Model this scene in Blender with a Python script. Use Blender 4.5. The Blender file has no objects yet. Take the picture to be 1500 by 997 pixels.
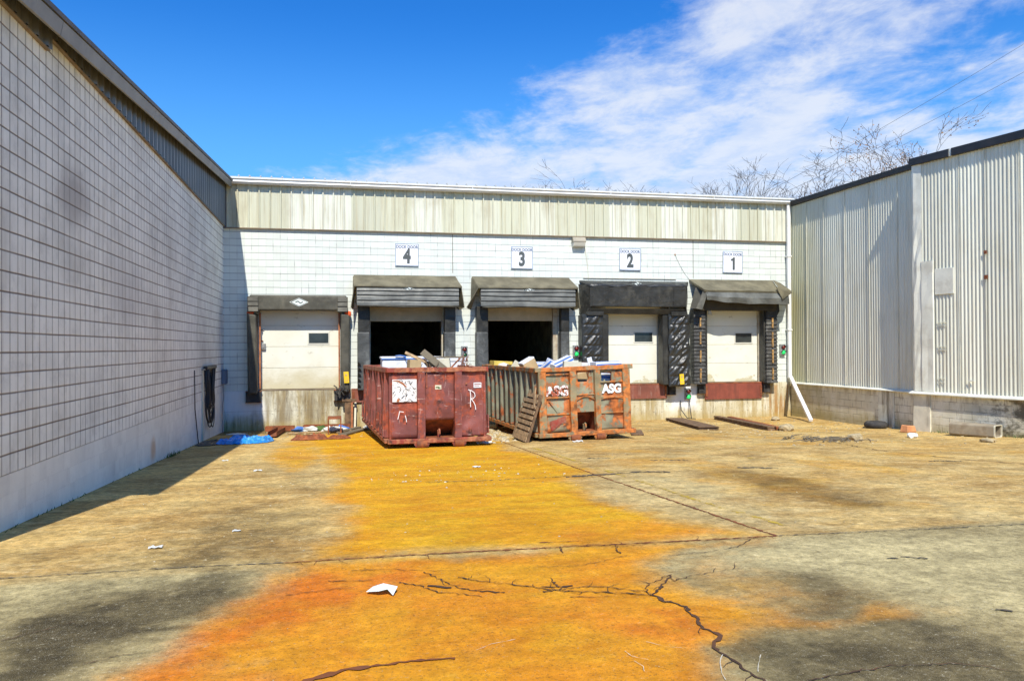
import bpy, bmesh, math, random
import numpy as np
from mathutils import Vector, Matrix, noise as mn
R = math.radians
SC = bpy.context.scene
COL = SC.collection
random.seed(7)

# ------------------------------------------------------------------ objects
def thing(name, label, cat, loc=(0, 0, 0), rot=(0, 0, 0), group=None):
    o = bpy.data.objects.new(name, None); COL.objects.link(o)
    o.location = loc; o.rotation_euler = rot
    o.empty_display_size = .1
    o['label'] = label; o['category'] = cat
    if group: o['group'] = group
    return o
def tag(o, label, cat, group=None):
    o['label'] = label; o['category'] = cat
    if group: o['group'] = group
    return o
def kind(o, k):
    o['kind'] = k
    return o

class MB:
    def __init__(s): s.v = []; s.f = []
    def add(s, vs, fs, M=None):
        b = len(s.v)
        for p in vs:
            p = Vector(p)
            s.v.append(M @ p if M is not None else p)
        for q in fs: s.f.append([b + i for i in q])
        return s
    def box(s, x0, y0, z0, x1, y1, z1, M=None):
        if x1 < x0: x0, x1 = x1, x0
        if y1 < y0: y0, y1 = y1, y0
        if z1 < z0: z0, z1 = z1, z0
        v = [(x0,y0,z0),(x1,y0,z0),(x1,y1,z0),(x0,y1,z0),(x0,y0,z1),(x1,y0,z1),(x1,y1,z1),(x0,y1,z1)]
        return s.add(v, [(0,3,2,1),(4,5,6,7),(0,1,5,4),(1,2,6,5),(2,3,7,6),(3,0,4,7)], M)
    def hexa(s, b, t):            # bottom 4 pts ccw from above, top 4
        return s.add(list(b) + list(t), [(0,3,2,1),(4,5,6,7),(0,1,5,4),(1,2,6,5),(2,3,7,6),(3,0,4,7)])
    def prism(s, poly, vec, M=None):  # extrude a planar polygon along vec
        n = len(poly); vec = Vector(vec)
        v = [Vector(p) for p in poly] + [Vector(p) + vec for p in poly]
        f = [tuple(range(n)), tuple(reversed(range(n, 2*n)))]
        for i in range(n):
            j = (i+1) % n
            f.append((j, i, n+i, n+j))
        return s.add(v, f, M)
    def tube(s, path, r, n=8, caps=True):
        path = [Vector(p) for p in path]; rr = r if isinstance(r, (list, tuple)) else [r]*len(path)
        rings = []; b = len(s.v); up = None
        for i, p in enumerate(path):
            d = (path[min(i+1, len(path)-1)] - path[max(i-1, 0)])
            if d.length < 1e-9: d = Vector((0,0,1))
            d.normalize()
            if up is None:
                up = Vector((0,0,1)) if abs(d.z) < .9 else Vector((1,0,0))
            a = d.cross(up)
            if a.length < 1e-6: a = d.cross(Vector((.3,.5,.7)))
            a.normalize(); c = a.cross(d).normalized(); up = c
            for k in range(n):
                t = 2*math.pi*k/n
                s.v.append(p + (a*math.cos(t) + c*math.sin(t))*rr[i])
        for i in range(len(path)-1):
            for k in range(n):
                k2 = (k+1) % n
                s.f.append([b+i*n+k, b+i*n+k2, b+(i+1)*n+k2, b+(i+1)*n+k])
        if caps:
            s.f.append([b+k for k in reversed(range(n))])
            s.f.append([b+(len(path)-1)*n+k for k in range(n)])
        return s
    def cyl(s, p0, p1, r, n=16): return s.tube([p0, p1], r, n)
    def ribbon(s, pts, w, nrm):     # flat strip through pts, widths w, facing nrm
        pts = [Vector(p) for p in pts]; nrm = Vector(nrm); ww = w if isinstance(w, (list, tuple)) else [w]*len(pts)
        b = len(s.v)
        for i, p in enumerate(pts):
            d = (pts[min(i+1, len(pts)-1)] - pts[max(i-1, 0)]).normalized()
            a = nrm.cross(d).normalized()
            s.v.append(p + a*ww[i]/2); s.v.append(p - a*ww[i]/2)
        for i in range(len(pts)-1):
            s.f.append([b+2*i+1, b+2*i+3, b+2*i+2, b+2*i])
        return s
    def sheet(s, prof, zb, zt, segs=1):   # vertical sheet over plan profile [(x,y)...]
        b = len(s.v)
        for (x, y) in prof:
            a = zb(x, y) if callable(zb) else zb; c = zt(x, y) if callable(zt) else zt
            for k in range(segs+1): s.v.append(Vector((x, y, a + (c-a)*k/segs)))
        m = segs+1
        for i in range(len(prof)-1):
            for k in range(segs):
                s.f.append([b+i*m+k, b+(i+1)*m+k, b+(i+1)*m+k+1, b+i*m+k+1])
        return s
    def each(s, name, mat, parent=None, **k):   # one object per connected piece
        root = list(range(len(s.v)))
        def fd(i):
            while root[i] != i: root[i] = root[root[i]]; i = root[i]
            return i
        for f in s.f:
            for q in f[1:]: root[fd(q)] = fd(f[0])
        gr = {}
        for f in s.f: gr.setdefault(fd(f[0]), []).append(f)
        out = []
        for fs in gr.values():
            ids = sorted({i for f in fs for i in f}); mp = {a: n for n, a in enumerate(ids)}
            m2 = MB(); m2.v = [s.v[i] for i in ids]; m2.f = [[mp[i] for i in f] for f in fs]
            out.append(m2.build(name, mat, parent, **k))
        return out
    def build(s, name, mat, parent=None, local=False, bevel=0, smooth=False, seg=1, fix=True):
        off = Vector((0,0,0))
        if parent is not None and not local:
            off = Vector(parent.location)
            if parent.parent is not None: off = off + Vector(parent.parent.location)
        me = bpy.data.meshes.new(name)
        me.from_pydata([tuple(p - off) for p in s.v], [], s.f)
        if fix:
            bm = bmesh.new(); bm.from_mesh(me)
            bmesh.ops.recalc_face_normals(bm, faces=bm.faces)
            bm.to_mesh(me); bm.free()
        if smooth:
            for p in me.polygons: p.use_smooth = True
        me.materials.append(mat)
        o = bpy.data.objects.new(name, me); COL.objects.link(o)
        if parent is not None: o.parent = parent
        if bevel:
            m = o.modifiers.new('bevel', 'BEVEL'); m.width = bevel; m.segments = seg; m.limit_method = 'ANGLE'; m.angle_limit = R(35)
        return o

def wall_open(mb, x0, x1, z0, z1, y0, y1, ops):
    """wall in the XZ plane, front face y0, back y1, rectangular openings (x0,z0,x1,z1)"""
    xs = sorted({x0, x1} | {o[0] for o in ops} | {o[2] for o in ops})
    zs = sorted({z0, z1} | {o[1] for o in ops} | {o[3] for o in ops})
    def hole(i, j):
        if i < 0 or j < 0 or i >= len(xs)-1 or j >= len(zs)-1: return True
        cx = (xs[i]+xs[i+1])/2; cz = (zs[j]+zs[j+1])/2
        return any(o[0] < cx < o[2] and o[1] < cz < o[3] for o in ops)
    for i in range(len(xs)-1):
        for j in range(len(zs)-1):
            if hole(i, j): continue
            a, b, c, d = xs[i], xs[i+1], zs[j], zs[j+1]
            mb.add([(a,y0,c),(b,y0,c),(b,y0,d),(a,y0,d)], [(0,1,2,3)])
            mb.add([(a,y1,c),(b,y1,c),(b,y1,d),(a,y1,d)], [(3,2,1,0)])
            if hole(i-1, j): mb.add([(a,y0,c),(a,y1,c),(a,y1,d),(a,y0,d)], [(3,2,1,0)])
            if hole(i+1, j): mb.add([(b,y0,c),(b,y1,c),(b,y1,d),(b,y0,d)], [(0,1,2,3)])
            if hole(i, j-1): mb.add([(a,y0,c),(b,y0,c),(b,y1,c),(a,y1,c)], [(3,2,1,0)])
            if hole(i, j+1): mb.add([(a,y0,d),(b,y0,d),(b,y1,d),(a,y1,d)], [(0,1,2,3)])
    return mb

def text(name, body, size, mat, parent, loc, rot=(90,0,0), bold=0, sx=1, extrude=.002, align='CENTER'):
    cu = bpy.data.curves.new(name, 'FONT'); cu.body = body; cu.size = size; cu.offset = bold
    cu.extrude = extrude; cu.align_x = align; cu.align_y = 'CENTER'
    t = bpy.data.objects.new(name, cu); COL.objects.link(t)
    dg = bpy.context.evaluated_depsgraph_get()
    me = bpy.data.meshes.new_from_object(t.evaluated_get(dg))
    bpy.data.objects.remove(t); me.name = name
    me.materials.clear(); me.materials.append(mat)
    o = bpy.data.objects.new(name, me); COL.objects.link(o)
    o.parent = parent; o.location = loc; o.rotation_euler = [R(a) for a in rot]; o.scale = (sx, 1, 1)
    return o

# ---------------------------------------------------------------- materials
class Mat:
    def __init__(s, name):
        s.m = bpy.data.materials.new(name); s.m.use_nodes = True
        s.nt = s.m.node_tree; s.N = s.nt.nodes; s.L = s.nt.links
        s.b = s.N['Principled BSDF']
        s._pos = s._obj = None
    def n(s, t): return s.N.new(t)
    def put(s, sock, v):
        if hasattr(v, 'is_output'): s.L.new(v, sock)
        elif isinstance(v, (tuple, list)) and len(v) == 3 and sock.type == 'RGBA': sock.default_value = (*v, 1)
        else: sock.default_value = v
    def math(s, op, a, b=0.0, c=0.0, clamp=False):
        n = s.n('ShaderNodeMath'); n.operation = op; n.use_clamp = clamp
        s.put(n.inputs[0], a); s.put(n.inputs[1], b); s.put(n.inputs[2], c); return n.outputs[0]
    def mul(s, a, b): return s.math('MULTIPLY', a, b)
    def plus(s, a, b): return s.math('ADD', a, b)
    def sub(s, a, b): return s.math('SUBTRACT', a, b)
    def mix(s, f, a, b, mode='MIX'):
        n = s.n('ShaderNodeMix'); n.data_type = 'RGBA'; n.blend_type = mode
        s.put(n.inputs[0], f); s.put(n.inputs[6], a); s.put(n.inputs[7], b); return n.outputs[2]
    def step(s, x, a, b):      # smoothstep
        n = s.n('ShaderNodeMapRange'); n.interpolation_type = 'SMOOTHSTEP'; n.clamp = True
        s.put(n.inputs[0], x); n.inputs[1].default_value = a; n.inputs[2].default_value = b
        n.inputs[3].default_value = 0; n.inputs[4].default_value = 1
        return n.outputs[0]
    @property
    def pos(s):
        if s._pos is None: s._pos = s.n('ShaderNodeNewGeometry').outputs['Position']
        return s._pos
    @property
    def obj(s):
        if s._obj is None: s._obj = s.n('ShaderNodeTexCoord').outputs['Object']
        return s._obj
    def sep(s, v):
        n = s.n('ShaderNodeSeparateXYZ'); s.L.new(v, n.inputs[0]); return n.outputs
    def com(s, x, y, z):
        n = s.n('ShaderNodeCombineXYZ')
        for i, q in enumerate((x, y, z)): s.put(n.inputs[i], q)
        return n.outputs[0]
    def sc(s, v, k, off=(0,0,0)):
        n = s.n('ShaderNodeMapping'); s.L.new(v, n.inputs[0])
        n.inputs['Scale'].default_value = k if isinstance(k, (tuple, list)) else (k,k,k)
        n.inputs['Location'].default_value = off
        return n.outputs[0]
    def noise(s, v, scale=1, detail=4, rough=.55, dist=0):
        n = s.n('ShaderNodeTexNoise'); s.L.new(v, n.inputs['Vector'])
        n.inputs['Scale'].default_value = scale; n.inputs['Detail'].default_value = detail
        n.inputs['Roughness'].default_value = rough; n.inputs['Distortion'].default_value = dist
        return n.outputs[0]
    def voro(s, v, scale=1, feature='F1'):
        n = s.n('ShaderNodeTexVoronoi'); s.L.new(v, n.inputs['Vector']); n.feature = feature
        n.inputs['Scale'].default_value = scale; return n.outputs[0]
    def attr(s, name):
        n = s.n('ShaderNodeAttribute'); n.attribute_name = name; return n.outputs['Fac']
    def bump(s, h, strength=.3, dist=.01):
        n = s.n('ShaderNodeBump'); n.inputs['Strength'].default_value = strength; n.inputs['Distance'].default_value = dist
        s.L.new(h, n.inputs['Height']); s.L.new(n.outputs[0], s.b.inputs['Normal']); return n
    def color(s, c): s.put(s.b.inputs['Base Color'], c)
    def rough(s, r): s.put(s.b.inputs['Roughness'], r)
    def metal(s, r): s.put(s.b.inputs['Metallic'], r)

def scale_col(c, k): return tuple(min(1, x*k) for x in c)
def simple(name, col, rough=.7, metal=0, var=.25, vs=2.5, dirt=None, damt=.5, ds=3, dthr=.55, streak=False, bump=.15, bs=60, spec=None, world=True):
    m = Mat(name)
    v = m.pos if world else m.obj
    n1 = m.noise(v, vs, 5, .6)
    c = m.mix(m.step(n1, .3, .7), scale_col(col, 1-var), scale_col(col, 1+var))
    if dirt:
        vv = m.sc(v, (ds, ds, ds*.14)) if streak else m.sc(v, ds)
        d = m.noise(vv, 1, 6, .65)
        c = m.mix(m.mul(m.step(d, dthr-.09, dthr+.12), damt), c, dirt)
    m.color(c); m.rough(rough); m.metal(metal)
    if spec is not None: m.b.inputs['Specular IOR Level'].default_value = spec
    if bump:
        m.bump(m.noise(v, bs, 3, .6), bump, .004)
    return m.m

def rusty(name, paint, rust=(.30,.075,.018), dark=(.07,.025,.015), amt=.5, rough=.6, scuff=(.5,.42,.4), scamt=.25, ns=2.6):
    m = Mat(name); v = m.pos
    p = m.mix(m.step(m.noise(v, 1.7, 4), .35, .7), scale_col(paint, .7), scale_col(paint, 1.25))
    st = m.noise(m.sc(v, (6, 6, .8)), 1, 5, .65)
    r1 = m.noise(v, ns, 8, .68, .4)
    r = m.plus(m.mul(r1, .7), m.mul(st, .3))
    rc = m.mix(m.step(m.noise(v, 9, 5), .35, .65), rust, scale_col(rust, 1.7))
    rc = m.mix(m.step(m.noise(v, 4.3, 6), .52, .68), rc, dark)
    t = .5 + (.5-amt)*.34
    c = m.mix(m.step(r, t-.035, t+.035), p, rc)
    sf = m.noise(m.sc(v, (3, 3, 14), (3, 1, 2)), 1, 6, .7)
    c = m.mix(m.mul(m.step(sf, .60, .72), scamt), c, scuff)
    sv = m.noise(m.sc(v, (22, 22, 2.2), (5, 1, 2)), 1, 5, .7)
    c = m.mix(m.mul(m.step(sv, .6, .74), scamt*.8), c, scuff)
    m.color(c); m.rough(m.plus(rough-.1, m.mul(r, .25)))
    h = m.plus(m.mul(m.noise(v, 1.9, 3), 1.0), m.mul(m.noise(v, 45, 4), .1))
    m.bump(h, .5, .05)
    return m.m

GRID = .2032
def block_mat(name, axis, base=(.80,.81,.78), jz=(.30,.23,.16), jv=(.42,.42,.40), hfade=.25, vfade=.35, phs=0.0, phz=.037, jw=.011, jvw=.008, stag=False, grime=.35, big=()):
    m = Mat(name); P = m.sep(m.pos); u = P[axis]; z = P[2]
    us = m.math('DIVIDE', m.sub(u, phs), GRID); zs = m.math('DIVIDE', m.sub(z, phz), GRID)
    # rows of slightly uneven joints
    wob = m.mul(m.sub(m.noise(m.pos, 2.1, 3), .5), .05)
    zs2 = m.plus(zs, wob); us2 = m.plus(us, m.mul(wob, .7))
    if stag:
        row = m.math('FLOOR', zs2)
        us2 = m.plus(m.mul(us2, .5), m.mul(m.math('MODULO', row, 2.0), .5))
    fz = m.math('ABSOLUTE', m.sub(m.math('FRACT', zs2), .5))
    fu = m.math('ABSOLUTE', m.sub(m.math('FRACT', us2), .5))
    wz = jw/GRID/2; wu = (jvw/GRID/2)*(.5 if stag else 1)
    lz = m.step(fz, .5-wz*1.6, .5-wz*.5); lu = m.step(fu, .5-wu*1.8, .5-wu*.5)
    fdz = m.step(m.noise(m.sc(m.pos, (1.1, 1.1, 3.3), (3, 7, 1)), 1, 4, .7), .32-hfade*.2, .62)
    fdu = m.step(m.noise(m.sc(m.pos, (2.6, 2.6, 2.2), (9, 2, 5)), 1, 4, .7), .36+vfade*.2, .66)
    lz = m.mul(lz, m.plus(1-hfade, m.mul(fdz, hfade))); lu = m.mul(lu, m.plus(1-vfade, m.mul(fdu, vfade)))
    # per block tone
    wn = m.n('ShaderNodeTexWhiteNoise'); wn.noise_dimensions = '2D'
    m.L.new(m.com(m.math('FLOOR', us2), m.math('FLOOR', zs2), 0.0), wn.inputs['Vector'])
    tone = m.plus(.93, m.mul(wn.outputs[0], .1))
    n1 = m.noise(m.pos, .7, 6, .62)
    c = m.mix(m.mul(m.step(n1, .42, .75), grime), base, scale_col(base, .62))
    vs_ = m.noise(m.sc(m.pos, (2.5, 2.5, .22)), 1, 5, .6)
    c = m.mix(m.mul(m.step(vs_, .55, .8), grime*.8), c, (base[0]*.6, base[1]*.57, base[2]*.5))
    pit = m.step(m.noise(m.pos, 38, 3, .7), .66, .74)
    c = m.mix(m.mul(pit, .5), c, scale_col(base, .4))
    mt = m.noise(m.pos, 3.2, 8, .72)
    c = m.mix(m.mul(m.step(mt, .48, .72), grime*.55), c, scale_col(base, .55))
    rn = m.noise(m.sc(m.pos, (5, 5, .35), (2, 8, 3)), 1, 6, .7)
    c = m.mix(m.mul(m.step(rn, .58, .72), grime*.5), c, (base[0]*.5, base[1]*.46, base[2]*.38))
    for (x0, z0, rx, rz, colr, am) in big:    # stains with a place of their own
        dx = m.math('DIVIDE', m.sub(u, x0), rx); dz = m.math('DIVIDE', m.sub(z, z0), rz)
        d = m.math('SQRT', m.plus(m.mul(dx, dx), m.mul(dz, dz)))
        d = m.plus(d, m.mul(m.sub(m.noise(m.pos, 2.2, 5), .5), .9))
        c = m.mix(m.mul(m.sub(1.0, m.step(d, .2, 1.05)), am), c, colr)
    tc = m.com(tone, tone, tone)
    c = m.mix(1.0, c, tc, 'MULTIPLY')
    c = m.mix(m.mul(lu, .85), c, jv); c = m.mix(m.mul(lz, .9), c, jz)
    m.color(c); m.rough(.75)
    h = m.sub(m.plus(m.mul(m.noise(m.pos, 55, 4, .7), .35), m.mul(tone, .6)), m.math('MAXIMUM', m.mul(lz, 1.2), m.mul(lu, .9)))
    m.bump(h, .45, .008)
    return m.m

M = {}
M['wall_back'] = block_mat('white_block_back', 0, base=(.70,.735,.655), jz=(.20,.21,.20), jv=(.24,.25,.24), hfade=.6, vfade=.8, phs=-.004, jw=.014, jvw=.013, grime=.2)
M['wall_left'] = block_mat('white_block_left', 1, base=(.88,.885,.80), jz=(.14,.095,.055), jv=(.12,.105,.085), hfade=.25, vfade=.3, phs=8.66, jw=.017, jvw=.019, grime=.85,
    big=[(10.9, 3.6, .9, .55, (.36,.34,.31), .7), (13.5, 2.6, 1.6, .8, (.5,.5,.48), .45)])
M['plinth_left'] = block_mat('painted_concrete_left', 1, base=(.83,.83,.745), jz=(.6,.6,.58), jv=(.66,.66,.64), hfade=1, vfade=1, phs=8.66, jw=.001, jvw=.001, grime=.45,
    big=[(15.2, -.1, .28, .3, (.62,.40,.22), .75), (18.6, .9, .12, .12, (.35,.18,.12), .6)])
def dock_face():
    m = Mat('stained_dock_concrete'); v = m.pos; P = m.sep(v); x = P[0]; z = P[2]
    base = m.mix(m.step(m.noise(v, 1.1, 5), .35, .7), (.56,.50,.32), (.72,.70,.55))
    st = m.noise(m.sc(v, (5.5, 1, .5)), 1, 6, .7)
    c = m.mix(m.mul(m.step(st, .42, .62), .8), base, (.36,.26,.09))
    st2 = m.noise(m.sc(v, (9, 1, .8), (4, 4, 4)), 1, 7, .75)
    c = m.mix(m.mul(m.step(st2, .53, .67), .85), c, (.11,.075,.03))
    sp = m.noise(v, 14, 6, .75)
    c = m.mix(m.mul(m.step(sp, .56, .66), .6), c, (.14,.10,.05))
    # bare darker concrete under the sills, bright repainted panels between the docks
    def band(a, b, soft=.1): return m.mul(m.step(x, a-soft, a+soft), m.sub(1.0, m.step(x, b-soft, b+soft)))
    dk = m.mul(band(-2.1, .1), m.step(m.noise(m.sc(v, (3, 1, .8)), 1, 6, .7), .36, .6))
    c = m.mix(m.mul(dk, .62), c, (.17,.13,.075))
    wx = m.plus(x, m.mul(m.sub(m.noise(v, 2.5, 4), .5), .7)); zt = m.plus(z, m.mul(m.sub(m.noise(v, 3.5, 4), .5), .5))
    wh = m.mul(m.mul(m.step(wx, 10.6, 10.9), m.sub(1.0, m.step(wx, 11.55, 11.8))), m.step(zt, -.5, -.25))
    wh = m.math('MAXIMUM', wh, m.mul(m.sub(1.0, m.step(wx, -2.35, -2.0)), m.step(zt, -.55, -.1)))
    c = m.mix(m.mul(wh, .85), c, (.78,.79,.78))
    rst = m.mul(m.step(m.noise(m.sc(v, (8, 1, .6), (1, 1, 8)), 1, 5, .7), .47, .6), m.mul(m.step(x, 14.1, 14.4), m.sub(1.0, m.step(z, .3, .42))))
    c = m.mix(m.mul(rst, .75), c, (.36,.17,.03))
    lo = m.sub(1.0, m.step(m.plus(z, m.mul(m.sub(m.noise(v, 3, 5), .5), .5)), -.75, -.4))
    c = m.mix(m.mul(lo, .6), c, (.40,.29,.08))
    jo = m.math('ABSOLUTE', m.sub(z, -.15)); c = m.mix(m.mul(m.sub(1.0, m.step(jo, .002, .008)), .45), c, (.2,.16,.1))
    m.color(c); m.rough(.85); m.bump(m.plus(m.noise(v, 30, 5, .7), m.mul(m.noise(v, 5, 4), 1.5)), .35, .012)
    return m.m
M['dock_face'] = dock_face()
def panel_metal(name, col, axis, pitch, dirt, damt, grad=None, white=.0, rough=.45, ph=0.0, metal=0.0):
    m = Mat(name); v = m.pos; P = m.sep(v); u = P[axis]; z = P[2]
    wn = m.n('ShaderNodeTexWhiteNoise'); wn.noise_dimensions = '1D'
    m.L.new(m.math('FLOOR', m.math('DIVIDE', m.sub(u, ph), pitch)), wn.inputs['W'])
    c = m.mix(wn.outputs[0], scale_col(col, .9), scale_col(col, 1.08))
    if white: c = m.mix(m.mul(m.step(wn.outputs[0], .55, .8), white), c, (.78,.80,.76))
    kx = (15, 15, .45)
    d = m.noise(m.sc(v, kx), 1, 6, .65)
    c = m.mix(m.mul(m.step(d, .46, .72), damt), c, dirt)
    d2 = m.noise(m.sc(v, (1.2, 1.2, .7)), 1, 5, .6)
    c = m.mix(m.mul(m.step(d2, .5, .75), damt*.6), c, scale_col(dirt, .9))
    if grad: c = grad(m, c, u, z)
    m.color(c); m.rough(rough); m.metal(metal)
    m.bump(m.plus(m.noise(v, 1.6, 3), m.mul(m.noise(v, 60, 2), .06)), .3, .02)
    return m.m
M['siding_back'] = panel_metal('cream_ribbed_siding', (.60,.595,.435), 0, .91, (.40,.34,.20), .75, white=.35, ph=-3.2)
M['siding_left'] = panel_metal('grey_galvanised_siding', (.20,.205,.195), 1, .6, (.11,.10,.085), .5, rough=.35, metal=.35)
def corr_grad(m, c, u, z):
    # yellow-green film of algae towards the inner corner
    k = m.mul(m.step(m.plus(u, m.mul(m.sub(m.noise(m.pos, .9, 4), .5), 3)), 21.2, 24.4), m.sub(1.0, m.mul(m.step(z, 2.0, 6.8), .6)))
    return m.mix(m.mul(k, .7), c, (.46,.42,.12))
M['corr'] = panel_metal('pale_corrugated_metal', (.77,.765,.62), 1, .85, (.52,.46,.29), .5, grad=corr_grad, rough=.42)
M['flash'] = simple('white_flashing', (.80,.79,.66), .45, var=.06, dirt=(.45,.40,.28), damt=.4, ds=2, bump=.2, bs=4)
def trim_white():
    return simple('white_gutter_paint', (.80,.80,.76), .4, var=.06, dirt=(.5,.45,.3), damt=.35, ds=2.5, bump=.05)
M['white_trim'] = trim_white()
M['fascia'] = simple('grey_fascia', (.215,.215,.195), .5, var=.15, dirt=(.16,.15,.14), damt=.5, ds=1.5, bump=.1, bs=8)
M['fascia_dark'] = simple('dark_roof_edge', (.10,.10,.10), .6, var=.2)
M['rust_trim'] = simple('brown_rusty_trim', (.22,.17,.11), .7, var=.3, dirt=(.26,.15,.07), damt=.4, ds=4)
M['black_edge'] = simple('black_roof_edge', (.022,.021,.022), .55, var=.3)
M['roof'] = simple('grey_roof_sheet', (.42,.43,.42), .5, var=.1)
def plinth_block():
    m = Mat('dirty_cream_block'); v = m.pos; P = m.sep(v); y = P[1]; z = P[2]
    zs = m.math('DIVIDE', m.sub(z, .037), .2032); row = m.math('FLOOR', zs)
    us = m.plus(m.math('DIVIDE', y, .4064), m.mul(m.math('ABSOLUTE', m.math('MODULO', row, 2.0)), .5))
    wob = m.mul(m.sub(m.noise(v, 3, 3), .5), .06)
    fz = m.math('ABSOLUTE', m.sub(m.math('FRACT', m.plus(zs, wob)), .5)); fu = m.math('ABSOLUTE', m.sub(m.math('FRACT', m.plus(us, wob)), .5))
    fade = m.step(m.noise(m.sc(v, 2.4), 1, 5, .7), .38, .6)
    l = m.mul(m.math('MAXIMUM', m.step(fz, .455, .488), m.step(fu, .478, .494)), fade)
    c = m.mix(m.step(m.noise(v, 1.3, 6, .65), .35, .7), (.68,.63,.45), (.82,.78,.62))
    d = m.noise(m.sc(v, (3, 3, .7)), 1, 7, .7)
    c = m.mix(m.mul(m.step(d, .52, .68), .7), c, (.30,.21,.08))
    bl = m.noise(m.sc(v, (1.4, 1.4, 2.2), (2, 5, 3)), 1, 7, .75)
    blm = m.mul(m.step(bl, .40, .56), m.sub(1.0, m.step(y, 15.6, 16.7)))
    c = m.mix(m.mul(blm, .85), c, (.045,.038,.02))
    top = m.mul(m.step(z, .05, .45), m.step(m.noise(m.sc(v, (6, 6, .9), (7, 7, 7)), 1, 6, .7), .48, .62))
    c = m.mix(m.mul(top, .55), c, (.17,.10,.03))
    gr = m.sub(1.0, m.step(m.plus(z, m.mul(m.sub(m.noise(v, 4, 4), .5), .5)), -.6, -.2))
    c = m.mix(m.mul(gr, .55), c, (.30,.25,.07))
    ye = m.mul(m.step(m.plus(y, m.mul(m.sub(m.noise(m.sc(v, (2, 2, .5)), 1, 4), .5), 4)), 20.5, 24), .55)
    c = m.mix(ye, c, (.34,.27,.06))
    c = m.mix(m.mul(l, .8), c, (.16,.12,.06))
    m.color(c); m.rough(.85); m.bump(m.sub(m.mul(m.noise(v, 26, 5, .7), .5), m.mul(l, .9)), .5, .012)
    return m.m
M['plinth_right'] = plinth_block()
M['interior'] = simple('dim_interior', (.34,.31,.22), .9, var=.3)
M['int_floor'] = simple('interior_floor', (.30,.27,.20), .8, var=.3)
def door_mat(name, dirt_z):
    m = Mat(name); v = m.pos; P = m.sep(v); z = P[2]
    c = m.mix(m.step(m.noise(v, .9, 4), .3, .7), (.70,.68,.54), (.78,.77,.65))
    lo = m.sub(1.0, m.step(m.plus(z, m.mul(m.sub(m.noise(m.sc(v, (1.5, 1.5, 2.5)), 1, 6, .7), .5), 1.1)), .5, dirt_z))
    c = m.mix(m.mul(lo, .65), c, (.46,.38,.17))
    s = m.noise(m.sc(v, (3, 3, 7), (2, 2, 1)), 1, 6, .7)
    c = m.mix(m.mul(m.step(s, .60, .70), .45), c, (.30,.26,.16))
    m.color(c); m.rough(.5); m.bump(m.noise(v, 2, 3), .12, .02)
    return m.m
M['door_dirty'] = door_mat('cream_door_dirty', 1.25)
M['door_clean'] = door_mat('cream_door', .55)
M['door_frame'] = simple('door_frame', (.50,.45,.33), .6, var=.15, dirt=(.25,.13,.05), damt=.5, ds=4)
M['glass'] = simple('dark_window_glass', (.035,.04,.038), .12, var=.3, bump=0)
M['seal_frame'] = simple('window_seal', (.62,.60,.50), .5, var=.1)
def vinyl(name, col, rough=.42, dusty=(.2,.19,.15), damt=.35, wr=.5, wscale=3.0, diag=False):
    m = Mat(name); v = m.pos
    c = m.mix(m.step(m.noise(v, 2.2, 5), .35, .7), scale_col(col, .75), scale_col(col, 1.3))
    d = m.noise(m.sc(v, (3, 3, 2)), 1, 7, .7)
    c = m.mix(m.mul(m.step(d, .48, .75), damt), c, dusty)
    m.color(c); m.rough(rough); m.b.inputs['Specular IOR Level'].default_value = .5 if diag else .28
    if diag:
        P = m.sep(v); a = m.plus(m.mul(P[0], 6.0), m.mul(P[2], -5.5)); 
        h = m.noise(m.com(a, m.mul(m.plus(P[0], P[2]), 1.1), P[1]), 1, 3, .5, 1.6)
        m.bump(h, wr, .10)
    else:
        h = m.plus(m.noise(m.sc(v, (1, 1, 1.6)), wscale, 4, .5, .6), m.mul(m.noise(v, 30, 3), .05))
        m.bump(h, wr, .06)
    return m.m
M['vinyl'] = vinyl('black_vinyl', (.034,.033,.028), .40, (.115,.105,.08), .5)
M['vinyl_foam'] = vinyl('dark_grey_dusty_vinyl', (.085,.080,.060), .55, (.20,.185,.13), .5, wr=.3, wscale=2)
M['vinyl_wrinkled'] = vinyl('wrinkled_black_vinyl', (.020,.020,.018), .30, (.06,.058,.05), .3, wr=.8, diag=True)
M['vinyl_curtain'] = vinyl('grey_curtain_vinyl', (.135,.138,.122), .40, (.24,.235,.20), .4, wr=.3, wscale=2)
M['awning'] = vinyl('dusty_awning_fabric', (.145,.128,.080), .6, (.23,.205,.125), .6, wr=.35, wscale=1.5)
M['pad_lit'] = vinyl('sunlit_worn_pad', (.085,.088,.082), .5, (.30,.31,.28), .55, wr=.4, wscale=4)  # lighter pad tone that carries sunlight in its colour
M['orange_foam'] = simple('orange_foam', (.70,.10,.02), .9, var=.3)
M['edge_strip'] = simple('rust_orange_strip', (.36,.13,.05), .7, var=.4, vs=5)
M['yellow_stripe'] = simple('faded_orange_stripe', (.48,.27,.08), .7, var=.35, dirt=(.10,.08,.05), damt=.85, ds=9, dthr=.48)
M['rubber'] = simple('black_rubber', (.035,.033,.03), .8, var=.3, dirt=(.12,.11,.09), damt=.5, ds=6)
M['plate_red'] = simple('red_brown_steel', (.25,.060,.034), .6, var=.2, dirt=(.13,.04,.025), damt=.6, ds=4, streak=True)
M['plate_worn'] = simple('worn_red_brown_steel', (.23,.07,.04), .65, var=.25, dirt=(.45,.35,.28), damt=.5, ds=14, streak=True, dthr=.6)
M['rust'] = simple('rusty_steel', (.26,.075,.022), .8, var=.4, vs=6, dirt=(.09,.035,.02), damt=.7, ds=5)
M['wood'] = simple('weathered_wood', (.40,.27,.14), .85, var=.3, vs=6, dirt=(.12,.08,.05), damt=.6, ds=9, bump=.4)
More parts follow.
